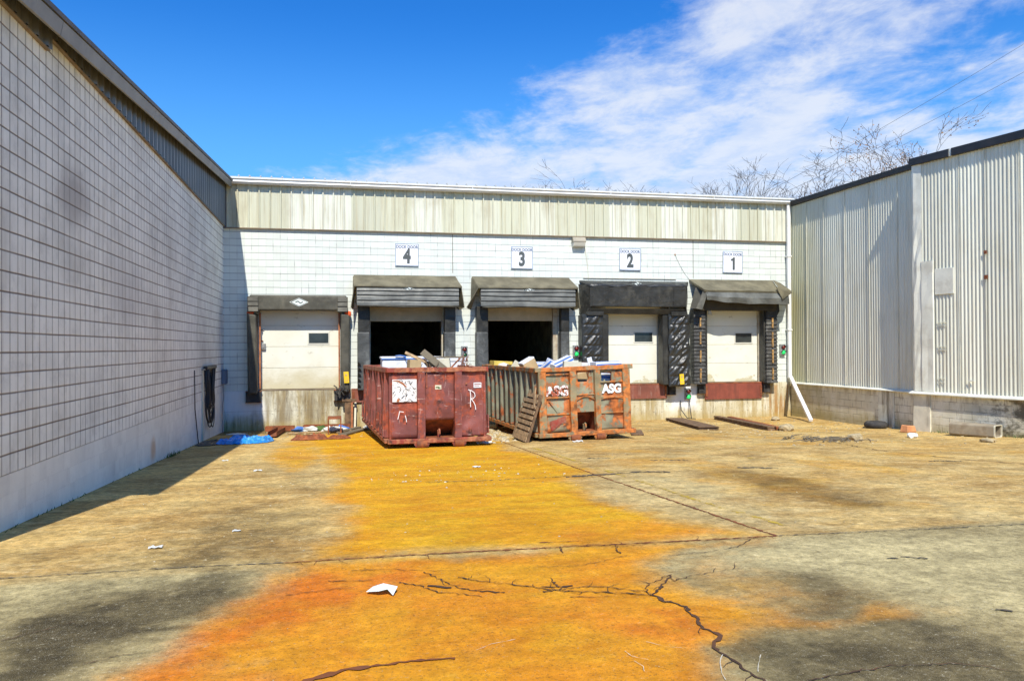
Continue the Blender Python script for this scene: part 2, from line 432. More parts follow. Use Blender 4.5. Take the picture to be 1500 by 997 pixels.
M['wood_dark'] = simple('dark_brown_plank', (.17,.10,.05), .85, var=.35, vs=5, dirt=(.05,.03,.018), damt=.6, ds=7, bump=.4)
M['wood_grey'] = simple('grey_plank', (.17,.14,.09), .85, var=.3, vs=6, dirt=(.07,.05,.03), damt=.6, ds=6, bump=.4)
M['maroon'] = rusty('maroon_dumpster_paint', (.20,.058,.047), rust=(.22,.045,.02), dark=(.06,.02,.015), amt=.42, scuff=(.55,.38,.33), scamt=.9)
M['maroon_rim'] = rusty('red_dumpster_rim', (.27,.045,.026), rust=(.25,.09,.04), amt=.5, scuff=(.45,.3,.22), scamt=.5)
M['olive'] = rusty('olive_dumpster_paint', (.235,.225,.14), rust=(.33,.095,.018), dark=(.10,.04,.015), amt=.48, scuff=(.45,.38,.22), scamt=.55, ns=2.2)
M['olive_rust'] = rusty('orange_rust_steel', (.27,.22,.115), rust=(.36,.115,.022), dark=(.12,.05,.016), amt=.56, scuff=(.45,.34,.18), scamt=.6, ns=2.8)
M['olive_rib'] = rusty('olive_rib_paint', (.22,.22,.15), rust=(.26,.07,.018), dark=(.08,.04,.02), amt=.34, scuff=(.40,.36,.25), scamt=.4)
M['white_plain'] = simple('white_paint', (.80,.80,.78), .6, var=.05, bump=0)
M['black_plain'] = simple('black_paint', (.02,.02,.02), .6, bump=0)
M['sign_face'] = simple('white_sign_sheet', (.83,.84,.86), .4, var=.03, bump=0)
M['sign_blue'] = simple('navy_sign_ink', (.06,.10,.18), .5, var=.1, bump=0)
M['sign_num'] = simple('grey_sign_ink', (.085,.095,.09), .5, var=.1, bump=0)
M['sign_edge'] = simple('blue_sign_edge', (.18,.25,.36), .5, bump=0)
M['cardboard'] = simple('cardboard', (.48,.34,.17), .85, var=.15)
M['box_white'] = simple('white_carton', (.74,.76,.78), .6, var=.08, dirt=(.5,.48,.42), damt=.4, ds=4, bump=0)
M['box_blue'] = simple('blue_print', (.06,.17,.48), .6, var=.2, bump=0)
M['box_cream'] = simple('cream_carton', (.60,.56,.42), .7, var=.12)
M['box_yellow'] = simple('yellow_carton', (.62,.46,.08), .7, var=.15)
M['tarp'] = simple('blue_tarp', (.015,.22,.62), .45, var=.35, vs=7, dirt=(.12,.42,.72), damt=.7, ds=9, bump=.6, bs=25)
M['black_bag'] = simple('black_plastic', (.02,.02,.02), .4, bump=.5, bs=18)
M['white_bag'] = simple('white_plastic', (.64,.64,.58), .5, var=.12, bump=.4, bs=25)
M['cable'] = simple('black_cable', (.018,.018,.018), .5, bump=0)
M['box_grey'] = simple('grey_blue_enclosure', (.10,.14,.20), .5, var=.1)
M['grey_metal'] = simple('grey_metal', (.30,.30,.28), .45, .3, var=.2)
M['lamp_tan'] = simple('tan_lamp_housing', (.34,.30,.22), .5, var=.15)
M['lamp_glass'] = simple('lamp_lens', (.62,.60,.50), .25, var=.1, bump=.3, bs=90)
M['yellow_tag'] = simple('yellow_tag', (.78,.52,.02), .5, var=.12, bump=0)
M['orange_brick'] = simple('orange_clay', (.55,.24,.10), .85, var=.25)
M['duct'] = simple('grey_brown_duct', (.30,.25,.17), .7, var=.2, dirt=(.18,.12,.06), damt=.5, ds=4)
M['stone'] = simple('broken_concrete', (.40,.32,.18), .9, var=.35, vs=9)
M['bark'] = simple('bare_bark', (.09,.075,.06), .9, var=.25, vs=3)
M['twigs'] = simple('bare_twigs', (.085,.07,.06), .9, var=.2)
M['leaf_brown'] = simple('dry_brown_leaves', (.30,.16,.06), .8, var=.4, vs=8)
M['grass'] = simple('green_weed', (.06,.11,.02), .8, var=.4, vs=8)
M['red_lens'] = simple('red_lens_off', (.16,.02,.015), .25, bump=0)
M['green_off'] = simple('green_lens_off', (.02,.09,.03), .25, bump=0)
g = Mat('green_lens_lit'); g.color((.02,.5,.12)); g.b.inputs['Emission Color'].default_value = (.02,.75,.14,1); g.b.inputs['Emission Strength'].default_value = .85
M['green_lens'] = g.m
M['paper'] = simple('white_paper', (.72,.78,.72), .8, var=.05, bump=0)

M['chip_pale'] = simple('pale_chips', (.50,.44,.30), .8, var=.4, vs=12, bump=0)
M['door_shade'] = simple('shade_toned_raised_door', (.46,.38,.24), .6, var=.1, dirt=(.3,.22,.1), damt=.3, ds=2)  # pale door panel with the recess shade put into its colour
M['vinyl_gloss'] = vinyl('loose_black_sheeting', (.024,.024,.021), .36, (.07,.067,.055), .35, wr=.25, wscale=8)
M['vinyl_gloss'].node_tree.nodes['Principled BSDF'].inputs['Specular IOR Level'].default_value = .55
# ---------------------------------------------------------------- camera, light, sky
PHI = math.atan(256.5/1155); RHO = math.atan(.0058); PIT = math.atan(9.7/1155)
Hh = Vector((math.cos(PHI), -math.sin(PHI), 0)); F0 = Vector((math.sin(PHI), math.cos(PHI), 0)); UZ = Vector((0,0,1))
fw = F0*math.cos(PIT) + UZ*math.sin(PIT); up = UZ*math.cos(PIT) - F0*math.sin(PIT)
cr = Hh*math.cos(RHO) - up*math.sin(RHO); cu_ = up*math.cos(RHO) + Hh*math.sin(RHO)
cd = bpy.data.cameras.new('camera'); cam = bpy.data.objects.new('camera', cd); COL.objects.link(cam)
cd.sensor_width = 36; cd.lens = 36*1155/1500; cd.clip_end = 5000; cd.clip_start = .05
Mx = Matrix((cr, cu_, -fw)).transposed().to_4x4(); Mx.translation = Vector((0, 0, 1.69)); cam.matrix_world = Mx
SC.camera = cam
LD = Vector((.125, .87, -1.0)).normalized()
sd = bpy.data.lights.new('sun', 'SUN'); sd.energy = 4.9; sd.angle = R(.5); sd.color = (1.0, .95, .86)
so = bpy.data.objects.new('sun', sd); COL.objects.link(so); so.location = (0, -20, 30)
so.rotation_euler = LD.to_track_quat('-Z', 'Y').to_euler()
SC.view_settings.view_transform = 'Standard'; SC.view_settings.look = 'None'; SC.view_settings.gamma = 1
SC.view_settings.exposure = .24
SC.cycles.use_denoising = True; SC.cycles.denoiser = 'OPENIMAGEDENOISE'; SC.cycles.denoising_prefilter = 'NONE'; SC.cycles.denoising_input_passes = 'RGB_ALBEDO_NORMAL'; SC.view_settings.use_curve_mapping = False
W = bpy.data.worlds.new('World'); SC.world = W; W.use_nodes = True
nt = W.node_tree; bg = nt.nodes['Background']
class WM(Mat):
    def __init__(s): s.nt = nt; s.N = nt.nodes; s.L = nt.links; s._pos = s._obj = None
w = WM()
sky = w.n('ShaderNodeTexSky'); sky.sky_type = 'NISHITA'; sky.sun_disc = False
sky.sun_elevation = math.asin(-LD.z); sky.sun_rotation = math.atan2(-LD.x, -LD.y); sky.air_density = 1.0; sky.dust_density = .3; sky.ozone_density = 3.0
D = w.n('ShaderNodeTexCoord').outputs['Generated']
dx, dy, dz = w.sep(D)[0:3]
az = w.mul(w.math('ARCTAN2', dx, dy), 57.29578); el = w.mul(w.math('ARCSINE', dz), 57.29578)
den = w.math('MAXIMUM', w.plus(dz, .10), .03)
pv = w.com(w.math('DIVIDE', dx, den), w.math('DIVIDE', dy, den), 0.0)
rot = w.n('ShaderNodeMapping'); w.L.new(pv, rot.inputs[0]); rot.inputs['Rotation'].default_value = (0, 0, R(32)); rot.inputs['Scale'].default_value = (1.0, .8, 1)
rot.inputs['Location'].default_value = (3.1, 1.7, 0)
n1 = w.noise(rot.outputs[0], 1.7, 9, .62, .3); n2 = w.noise(rot.outputs[0], 5.5, 8, .65, .3)
n3 = w.noise(rot.outputs[0], .55, 4, .5)
cl = w.plus(w.plus(w.mul(n1, .62), w.mul(n2, .26)), w.mul(n3, .12))
# the bank of cloud lies to the right of a slanting line, clear blue to the left
side_ = w.sub(az, w.plus(-12.0, w.mul(w.math('MAXIMUM', w.sub(el, 10.0), 0.0), 2.55)))
bank = w.math('MULTIPLY', w.step(side_, -7.0, 13.0), w.sub(1.0, w.step(az, 75, 120)))
hi = w.mul(w.step(az, 24, 44), w.step(el, 9.0, 20.0))          # broken up towards the upper right
thr = w.sub(.80, w.sub(w.plus(w.mul(bank, .372), w.mul(w.mul(bank, .05), w.sub(1.0, w.step(el, 11.0, 17.0)))), w.mul(hi, .06)))
mask = w.n('ShaderNodeMapRange'); mask.interpolation_type = 'SMOOTHSTEP'
w.put(mask.inputs[0], w.sub(cl, thr)); mask.inputs[1].default_value = -.075; mask.inputs[2].default_value = .125
horizon = w.sub(1.0, w.step(el, 4.0, 24.0))
skyc = w.mix(1.0, sky.outputs[0], (.17, .80, 1.55), 'MULTIPLY')
skyc = w.mix(w.mul(horizon, .6), skyc, (2.4, 5.9, 9.0))
cloudc = w.mix(w.step(n2, .35, .65), (5.4, 6.2, 7.8), (7.0, 7.3, 7.9))
out = w.mix(w.mul(mask.outputs[0], .84), skyc, cloudc)
nt.links.new(out, bg.inputs['Color']); bg.inputs['Strength'].default_value = .105

# ---------------------------------------------------------------- ground
rng = np.random.default_rng(5)
_lat = rng.random((256, 256))
def vnoise(x, y):
    xi = np.floor(x).astype(int); yi = np.floor(y).astype(int); fx = x-xi; fy = y-yi
    fx = fx*fx*(3-2*fx); fy = fy*fy*(3-2*fy)
    a = _lat[xi % 256, yi % 256]; b = _lat[(xi+1) % 256, yi % 256]; c = _lat[xi % 256, (yi+1) % 256]; d = _lat[(xi+1) % 256, (yi+1) % 256]
    return (a*(1-fx)+b*fx)*(1-fy) + (c*(1-fx)+d*fx)*fy
def fbm(x, y, s=1, o=5):
    r = 0; a = .5; t = 0
    for k in range(o):
        r = r + a*vnoise(x*s+17*k, y*s+31*k); t += a; a *= .55; s *= 2.1
    return r/t - .5
def sst(x, a, b):
    t = np.clip((x-a)/(b-a), 0, 1); return t*t*(3-2*t)
def psd(poly, X, Y):       # signed distance to a polygon, positive inside
    d = np.full(X.shape, 1e9); ins = np.zeros(X.shape, bool); n = len(poly)
    for i in range(n):
        x0, y0 = poly[i]; x1, y1 = poly[(i+1) % n]
        ex, ey = x1-x0, y1-y0; L = ex*ex+ey*ey+1e-12
        t = np.clip(((X-x0)*ex+(Y-y0)*ey)/L, 0, 1)
        d = np.minimum(d, np.hypot(X-x0-t*ex, Y-y0-t*ey))
        c = ((y0 > Y) != (y1 > Y)) & (X < (x1-x0)*(Y-y0)/((y1-y0) if abs(y1-y0) > 1e-9 else 1e-9)+x0)
        ins ^= c
    return np.where(ins, d, -d)
def gzn(X, Y):
    z = -.04*np.clip(Y-6.3, 0, 18.2)
    z = z - .115*sst(X, 8, 13)*(1-sst(Y, 19.5, 24))*sst(Y, 6.5, 12)
    return z
def gz(x, y): return float(gzn(np.array(x, float), np.array(y, float)))
P_yellow_up = [(-0.92,20.93),(0.11,22.67),(1.29,23.40),(3.68,18.94),(3.47,16.00),(3.66,13.99),(3.71,11.50),(3.18,10.51),(3.04,9.16),(3.20,8.01),(3.31,7.22),(3.77,6.42),(-0.19,6.54),(-0.16,7.37),(-0.07,8.86),(0.05,11.50),(-0.20,15.16)]
P_yellow_left = [(-1.37,17.09),(-0.87,19.73),(-0.37,18.48),(-0.21,15.43),(-0.68,13.06),(-1.07,14.84)]
P_orange_low = [(-0.24,6.51),(3.66,6.24),(3.32,6.09),(2.79,6.08),(2.57,5.79),(2.46,5.38),(2.47,4.97),(2.55,4.73),(2.54,4.46),(2.19,4.14),(2.00,3.93),(1.95,3.66),(1.65,3.26),(1.4,2.2),(-1.4,2.6),(-1.19,3.93),(-1.28,4.42),(-1.11,4.82),(-0.78,5.33),(-0.49,5.81)]
P_wedge = [(2.45,4.82),(2.41,4.31),(2.79,4.20),(3.46,4.21),(3.62,4.33),(3.54,4.56),(3.35,4.61),(3.08,4.34),(2.75,4.41),(2.71,4.76)]
P_redor1 = [(-0.13,6.29),(0.32,5.81),(-0.06,5.15),(-0.53,4.58),(-0.81,4.37),(-1.03,4.47),(-0.79,5.08),(-0.44,5.67)]
P_redor2 = [(1.70,5.00),(2.00,4.79),(2.13,4.38),(1.94,4.25),(1.70,4.37),(1.53,4.77)]
P_otri = [(2.16,7.35),(3.12,7.44),(3.77,6.42),(1.88,6.61)]
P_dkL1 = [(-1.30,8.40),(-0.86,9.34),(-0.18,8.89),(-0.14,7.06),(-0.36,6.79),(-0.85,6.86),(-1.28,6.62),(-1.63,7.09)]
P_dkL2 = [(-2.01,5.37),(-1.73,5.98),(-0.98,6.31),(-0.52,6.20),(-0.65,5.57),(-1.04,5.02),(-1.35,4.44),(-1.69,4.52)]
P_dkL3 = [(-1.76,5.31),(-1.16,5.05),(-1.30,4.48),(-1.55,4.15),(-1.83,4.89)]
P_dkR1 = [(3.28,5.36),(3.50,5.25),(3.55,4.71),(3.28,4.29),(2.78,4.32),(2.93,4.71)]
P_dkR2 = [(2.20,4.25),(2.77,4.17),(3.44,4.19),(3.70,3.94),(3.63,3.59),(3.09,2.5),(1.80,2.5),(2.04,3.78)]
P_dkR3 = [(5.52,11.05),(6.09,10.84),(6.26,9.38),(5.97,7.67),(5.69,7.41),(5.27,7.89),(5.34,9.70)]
P_pale_low = [(2.79,6.08),(3.69,6.24),(6.19,6.10),(5.2,4.6),(4.19,4.13),(3.66,4.39),(3.65,4.84),(3.26,5.42),(2.67,5.24)]
P_pale_up = [(3.65,10.66),(5.06,11.02),(4.64,8.93),(4.22,6.55),(3.83,6.46),(3.2,7.6),(3.10,9.3)]
P_paleL = [(-2.43,6.51),(-1.77,6.64),(-0.50,6.58),(-0.95,6.12),(-1.77,5.84),(-2.08,5.57)]
P_spill = [(-1.84,16.49),(-0.82,18.67),(-0.22,13.94),(-0.04,10.47),(-0.69,11.37),(-1.33,13.29)]

def axis_coords(a, b, h, lo, hi):
    c = list(np.arange(a, b+1e-6, h)); s = h; x = b
    while x < hi: s *= 1.35; x += s; c.append(min(x, hi))
    s = h; x = a; pre = []
    while x > lo: s *= 1.35; x -= s; pre.append(max(x, lo))
    return np.array(pre[::-1] + c)
xs = axis_coords(-3.6, 9.0, .07, -2500, 2500); ys = axis_coords(1.6, 19.0, .075, -2500, 2500)
GX, GY = np.meshgrid(xs, ys); nx, ny = len(xs), len(ys)
GZ = gzn(GX, GY)
rough_ = .006*fbm(GX, GY, 1.3, 4)
GZ = GZ + np.where((GX > -3.6) & (GX < 16) & (GY > 0) & (GY < 26), rough_, 0)
verts = np.stack([GX.ravel(), GY.ravel(), GZ.ravel()], 1)
idx = np.arange(nx*ny).reshape(ny, nx)
faces = np.stack([idx[:-1,:-1].ravel(), idx[:-1,1:].ravel(), idx[1:,1:].ravel(), idx[1:,:-1].ravel()], 1)
me = bpy.data.meshes.new('ground'); me.from_pydata(verts.tolist(), [], faces.tolist())
N1 = fbm(GX, GY, .9, 6); N2 = fbm(GX+50, GY+9, 2.3, 5); N3 = fbm(GX*1.0+80, GY*.45, 1.6, 5)
def soft(poly, wd, amp, nz=None):
    nz = N1 if nz is None else nz
    return sst(psd(poly, GX, GY) + nz*amp, -wd, wd)
near = 1-sst(GY, 6.28, 6.40)
a_y = np.maximum(np.maximum(soft(P_yellow_up, .52, .7), soft(P_yellow_left, .45, 1.0)*.75), np.maximum(soft(P_orange_low, .36, .7), soft(P_wedge, .10, .25)*.62))
a_y = np.maximum(a_y, .46*soft([(2.3,6.15),(3.4,6.15),(3.15,5.5),(3.4,4.9),(3.75,4.4),(2.3,4.3)], .55, .9))
# drive the yellow film off where it has been worn through
wear = sst(N2+N3*.6, .16, .34)
a_y = a_y*(1-.38*wear)
a_y = np.maximum(a_y, .50*sst(N1+N3, -.12, .3)*sst(GX, 3.8, 5)*sst(GY, 6.5, 7.5))
a_y = np.maximum(a_y, .5*sst(psd([(4.2,8),(7.5,9.5),(9.5,10.5),(9.0,11.2),(6.4,10.6),(4.2,9.2)], GX, GY)+N1*1.4, -.5, .6)*.6)
a_o = np.clip(.62*near*sst(-GX+GY*.0+N1*2.2, -1.1, .9) + .50*near + .9*soft(P_redor1, .35, .9) + .95*soft(P_redor2, .25, .5) + .5*soft(P_otri, .2, .5) + .28*sst(1.1-GX+N1*1.5, -.3, 1.0)*(1-near)*(1-sst(GY, 9, 13)) + .25*sst(N3, .0, .3), 0, 1)
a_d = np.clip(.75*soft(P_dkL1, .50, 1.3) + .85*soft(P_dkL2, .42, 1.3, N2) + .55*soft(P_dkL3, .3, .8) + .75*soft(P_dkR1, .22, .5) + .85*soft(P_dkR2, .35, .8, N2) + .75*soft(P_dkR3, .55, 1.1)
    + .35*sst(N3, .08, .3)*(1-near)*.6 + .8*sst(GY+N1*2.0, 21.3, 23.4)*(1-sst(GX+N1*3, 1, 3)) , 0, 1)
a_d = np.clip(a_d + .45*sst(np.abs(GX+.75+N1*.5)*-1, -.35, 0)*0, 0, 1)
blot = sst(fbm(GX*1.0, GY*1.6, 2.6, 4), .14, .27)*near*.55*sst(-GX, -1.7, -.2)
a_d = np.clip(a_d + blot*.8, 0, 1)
a_p = np.clip(.8*soft(P_pale_low, .3, .7) + .55*soft(P_pale_up, .35, .6) + .75*soft(P_paleL, .22, .5) + .4*soft(P_spill, .5, 1.3) + .5*sst(GX, 3.9, 4.4)*sst(N3+N2, .02, .3)*(1-near), 0, 1)
a_n = near
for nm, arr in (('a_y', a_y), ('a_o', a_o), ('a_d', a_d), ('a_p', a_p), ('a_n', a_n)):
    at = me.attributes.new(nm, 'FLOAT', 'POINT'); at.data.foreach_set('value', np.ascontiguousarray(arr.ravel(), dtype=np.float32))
def ground_mat():
    m = Mat('stained_concrete'); v = m.pos
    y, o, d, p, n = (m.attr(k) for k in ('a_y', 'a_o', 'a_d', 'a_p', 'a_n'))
    big = m.noise(v, .8, 6, .62); mid = m.noise(v, 5, 6, .68); st = m.noise(m.sc(v, (2.6, 4.2, 1)), 1, 8, .72, .4)
    fine = m.noise(v, 75, 4, .75); grit = m.noise(v, 190, 2, .8)
    up_ = m.mix(m.step(big, .34, .68), (.40,.245,.075), (.57,.395,.14))
    up_ = m.mix(m.mul(m.step(st, .48, .68), .55), up_, (.62,.48,.22))
    up_ = m.mix(m.mul(m.step(st, .52, .36), .0), up_, (.2,.14,.06))
    lowc = m.mix(m.step(big, .34, .68), (.255,.195,.082), (.39,.31,.138))
    c = m.mix(n, up_, lowc)
    c = m.mix(m.mul(p, .62), c, (.53,.44,.21))
    br = m.plus(m.mul(m.sub(mid, .5), 1.1), m.plus(m.mul(m.sub(fine, .5), .55), m.mul(m.sub(st, .5), .5)))
    # dark brown areas of the slab
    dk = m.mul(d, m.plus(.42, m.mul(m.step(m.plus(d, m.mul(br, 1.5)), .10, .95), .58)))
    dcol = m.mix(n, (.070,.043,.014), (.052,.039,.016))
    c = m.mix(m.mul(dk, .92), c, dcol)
    # ochre film left by the run-off
    yy = m.mix(m.step(m.noise(m.sc(v, (1.0, 2.2, 1)), .9, 5, .6), .36, .66), (.58,.255,.005), (.66,.36,.009))
    oo = m.mix(m.step(m.noise(v, 1.5, 5, .6), .35, .65), (.58,.150,.006), (.66,.255,.010))
    film = m.mix(o, yy, oo)
    film = m.mix(m.mul(m.step(mid, .56, .76), .22), film, (.60,.42,.08))
    film = m.mix(m.mul(m.step(st, .55, .72), .22), film, (.58,.38,.05))
    ya = m.mul(m.math('MINIMUM', m.mul(y, 1.15), 1.0), m.step(m.plus(y, br), .02, .78))
    ya = m.mul(ya, m.sub(1.0, m.mul(m.step(fine, .56, .70), .30)))
    ya = m.mul(ya, m.sub(1.0, m.mul(dk, .55)))
    c = m.mix(m.mul(ya, .97), c, film)
    # aggregate, pits and grit
    ag = m.step(grit, .57, .70); pit = m.step(fine, .60, .70)
    c = m.mix(m.mul(ag, m.mul(m.plus(.10, m.mul(n, .34)), m.sub(1.0, m.mul(y, .75)))), c, (.70,.66,.54))
    c = m.mix(m.mul(pit, .6), c, (.05,.036,.016))
    pit2 = m.step(m.noise(m.sc(v, (13, 22, 9)), 1, 6, .75), .60, .69)
    c = m.mix(m.mul(pit2, m.mul(.75, m.sub(1.0, m.mul(n, .5)))), c, (.10,.068,.028))
    sp1 = m.noise(v, 42, 3, .6); sp2 = m.noise(v, 28, 5, .8)
    c = m.mix(m.mul(m.step(sp1, .55, .66), m.plus(.28, m.mul(n, .15))), c, (.07,.05,.022))
    c = m.mix(m.mul(m.step(sp2, .57, .68), m.mul(.42, m.sub(1.0, m.mul(y, .6)))), c, (.72,.66,.48))
    mo = m.noise(v, 11, 9, .78); mo2 = m.noise(m.sc(v, (1.5, 2.2, 1)), 1, 9, .74)
    k = m.mul(m.plus(.62, m.mul(m.step(mo, .30, .70), .76)), m.plus(.74, m.mul(m.step(mo2, .32, .66), .50)))
    k = m.plus(m.mul(k, m.sub(1.0, m.mul(y, .45))), m.mul(y, .45))
    c = m.mix(1.0, c, m.com(k, k, k), 'MULTIPLY')
    m.b.inputs['Specular IOR Level'].default_value = .12
    m.color(c); m.rough(m.plus(.72, m.mul(fine, .2)))
    h = m.plus(m.plus(m.mul(fine, .6), m.mul(grit, .35)), m.plus(m.mul(mid, .5), m.mul(st, .5)))
    m.bump(h, .65, .012)
    return m.m
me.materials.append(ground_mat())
for p in me.polygons: p.use_smooth = True
ground = kind(bpy.data.objects.new('ground', me), 'structure'); COL.objects.link(ground)

# cracks, joints, painted lines: thin sheets a few mm above the slab
def jag(pts, stepl=.05, amp=.02, seed=0):
    r = random.Random(seed); out = [pts[0]]
    for (x0, y0), (x1, y1) in zip(pts[:-1], pts[1:]):
        L = math.hypot(x1-x0, y1-y0); n = max(1, int(L/stepl))
        for k in range(1, n+1):
            t = k/n; a = amp if k < n else 0
            px, py = -(y1-y0)/L, (x1-x0)/L; q = r.uniform(-a, a)
            out.append((x0+(x1-x0)*t+px*q, y0+(y1-y0)*t+py*q))
    return out
BR = set(range(1, 4)) | set(range(20, 26)) | {4}
def lay(mb, pts, w0, w1, seed=0, amp=.02, dz=.006, step_=.028):
    r = random.Random(seed+99); q = jag(pts, step_, amp, seed); n = len(q)
    ws = [(w0+(w1-w0)*i/max(1, n-1))*r.uniform(.2, 1.35)*.74 for i in range(n)]
    dz += (seed % 23)*.00013
    mb.ribbon([(x, y, gz(x, y)+dz) for x, y in q], ws, (0, 0, 1))
    if seed in BR:           # fine side branches
        for k in range(3, n-2, 6):
            (x, y), (x2, y2) = q[k], q[k+1]; a = math.atan2(y2-y, x2-x)+r.choice((-1, 1))*r.uniform(.5, 1.3); L = r.uniform(.05, .22); z = dz+.0005+.00005*(k % 9)
            p = [(x, y)]
            for j in range(5): a += r.uniform(-.5, .5); p.append((p[-1][0]+math.cos(a)*L/5, p[-1][1]+math.sin(a)*L/5))
            mb.ribbon([(u, v_, gz(u, v_)+z) for u, v_ in p], [.007, .006, .005, .004, .003, .002], (0, 0, 1))
def crackmat(name, a, b):
    return simple(name, a, .9, var=.3, vs=6, dirt=b, damt=.8, ds=3, bump=0)
M['crack'] = crackmat('crack_dark', (.075,.036,.014), (.12,.045,.012))
M['joint_rust'] = crackmat('joint_rust', (.22,.065,.012), (.13,.045,.015))
M['joint_grey'] = crackmat('joint_dark', (.09,.07,.045), (.16,.12,.07))
C_main = [(2.41,5.45),(2.13,5.08),(2.08,5.03),(2.10,4.92),(2.20,4.76),(2.17,4.62),(2.14,4.40),(2.17,4.28),(2.15,4.20),(2.08,4.13),(2.05,4.02),(2.06,3.97),(2.07,3.89),(2.08,3.73),(2.09,3.60),(2.1,3.3)]
mb = MB(); lay(mb, C_main[:3], .015, .035, 1, .012); lay(mb, C_main[2:11], .038, .042, 2, .02); lay(mb, C_main[10:], .03, .014, 3, .015)
for i, (c, w0, w1) in enumerate([
    ([(2.08,5.03),(1.96,5.09),(1.76,5.17),(1.50,5.26),(1.25,5.45),(0.99,5.62),(0.86,5.75)], .018, .022),
    ([(2.34,5.29),(2.58,5.40),(2.83,5.45),(3.01,5.48)], .012, .006), ([(1.41,5.29),(1.56,5.31),(1.76,5.30),(1.97,5.18),(2.03,5.10)], .012, .016),
    ([(2.08,5.03),(2.09,5.18),(2.16,5.28),(2.41,5.45)], .012, .008), ([(1.52,5.59),(1.50,5.49),(1.52,5.35)], .018, .03),
    ([(0.63,5.95),(0.75,5.68),(0.83,5.49),(0.95,5.40),(1.12,5.32)], .014, .026), ([(0.43,5.73),(0.57,5.62),(0.67,5.43),(0.84,5.36),(0.95,5.27)], .02, .012),
    ([(0.62,5.60),(0.70,5.56),(0.78,5.52)], .05, .07), ([(1.40,5.40),(1.5,5.36),(1.62,5.36)], .02, .05), ([(1.38,5.27),(1.55,5.29)], .03, .012),
    ([(0.10,6.12),(0.33,6.10),(0.63,5.99),(0.93,5.92)], .012, .008), ([(-0.07,5.89),(0.12,5.84),(0.24,5.83)], .02, .01), ([(-.35,5.62),(-.12,5.66),(.1,5.69)], .016, .008),
    ([(1.46,5.88),(1.82,5.83),(2.15,5.97),(2.28,6.03)], .009, .006), ([(2.63,5.94),(2.98,5.98),(3.28,6.07),(3.52,6.28)], .01, .014), ([(1.8,6.22),(1.84,6.45)], .012, .02), ([(2.25,6.1),(2.3,6.38)], .02, .014),
    ([(-1.91,5.12),(-1.74,5.25),(-1.59,5.37)], .012, .006), ([(-1.34,4.63),(-1.19,4.72),(-1.06,4.74)], .010, .006), ([(2.30,3.57),(2.60,3.61),(2.81,3.63),(3.16,3.59),(3.44,3.41)], .014, .008)]):
    lay(mb, c, w0, w1, 20+i, .014)
for i, c in enumerate([[(9.10,18.57),(9.55,17.33),(10.64,15.92),(10.09,13.34),(10.25,11.46),(10.66,10.49)]]): lay(mb, c, .05, .04, 60+i, .05, step_=.12)
kind(mb.build('pavement_cracks', M['crack'], fix=False), 'structure')
mb = MB(); lay(mb, [(-.42,6.50),(1.0,6.47),(2.4,6.40),(3.80,6.34)], .026, .034, 3, .012); lay(mb, [(3.80,6.34),(3.74,9.0),(3.70,11.0)], .05, .035, 4, .01); lay(mb, [(3.70,11.0),(3.66,14.5),(3.63,18.5)], .035, .03, 5, .01)
lay(mb, [(-.15,6.535),(1.1,6.49),(2.2,6.44)], .01, .012, 6, .02); lay(mb, [(2.2,6.36),(3.1,6.32),(3.6,6.30)], .012, .01, 7, .015)
lay(mb, [(-.15,3.9),(-0.15,4.15),(0.05,4.25),(0.23,4.26),(0.38,4.28),(0.52,4.27),(0.62,4.26)], .09, .03, 8, .008)
lay(mb, [(1.71,6.66),(1.85,6.645),(2.06,6.62)], .035, .015, 9, .004); lay(mb, [(3.14,15.32),(3.55,15.31)], .05, .03, 10, .01); lay(mb, [(1.53,5.12),(1.62,5.10),(1.8,5.07)], .016, .01, 12, .01)
kind(mb.build('rust_joint', M['joint_rust'], fix=False), 'structure')
mb = MB(); lay(mb, [(-3.2,6.55),(-2.45,6.56),(-1.3,6.56),(-.42,6.50)], .018, .024, 13, .012); lay(mb, [(3.80,6.34),(5.0,6.26),(6.28,6.19),(8.5,6.1)], .02, .016, 14, .012)
lay(mb, [(1.2,11.0),(2.1,10.9),(3.1,10.98),(3.7,11.02),(4.4,11.1)], .03, .05, 15, .03); lay(mb, [(3.2,10.9),(3.7,11.0),(4.0,11.05)], .08, .08, 16, .06)
lay(mb, [(6.03,11.15),(6.3,11.05),(6.56,10.87)], .10, .10, 30, .05); lay(mb, [(4.31,11.20),(4.6,11.1),(4.84,11.01)], .12, .10, 31, .05); lay(mb, [(9.46,11.16),(9.7,11.1),(10.03,11.06)], .10, .08, 32, .05)
lay(mb, [(4.24,5.46),(4.33,5.44)], .035, .03, 33, .01, step_=.02); lay(mb, [(4.38,5.48),(4.46,5.42),(4.55,5.38)], .03, .03, 34, .02, step_=.02); lay(mb, [(4.09,4.25),(4.16,4.19)], .04, .03, 35, .01, step_=.02)
lay(mb, [(4.3,13.3),(4.7,13.2)], .08, .05, 36, .04); lay(mb, [(5.2,12.6),(5.8,12.4)], .07, .06, 37, .04)
kind(mb.build('slab_joint', M['joint_grey'], fix=False), 'structure')
def worn_paint(name, col, thr):
    m = Mat(name); m.color(m.mix(m.step(m.noise(m.pos, 3, 5), .3, .7), col, scale_col(col, .8))); m.rough(.8)
    f = m.plus(m.mul(m.noise(m.pos, 7, 6, .75), .6), m.mul(m.noise(m.pos, 1.1, 3), .4))
    m.put(m.b.inputs['Alpha'], m.mul(m.step(f, thr-.03, thr+.05), .85)); return m.m
mb = MB(); lay(mb, [(3.92,15.6),(4.00,11.88),(4.04,9.78),(4.03,8.39),(4.15,6.6)], .13, .10, 40, .006, .004)
lay(mb, [(7.9,21.5),(7.72,19.77),(7.32,16.28),(7.03,13.79),(6.92,12.11)], .11, .11, 41, .006, .004)
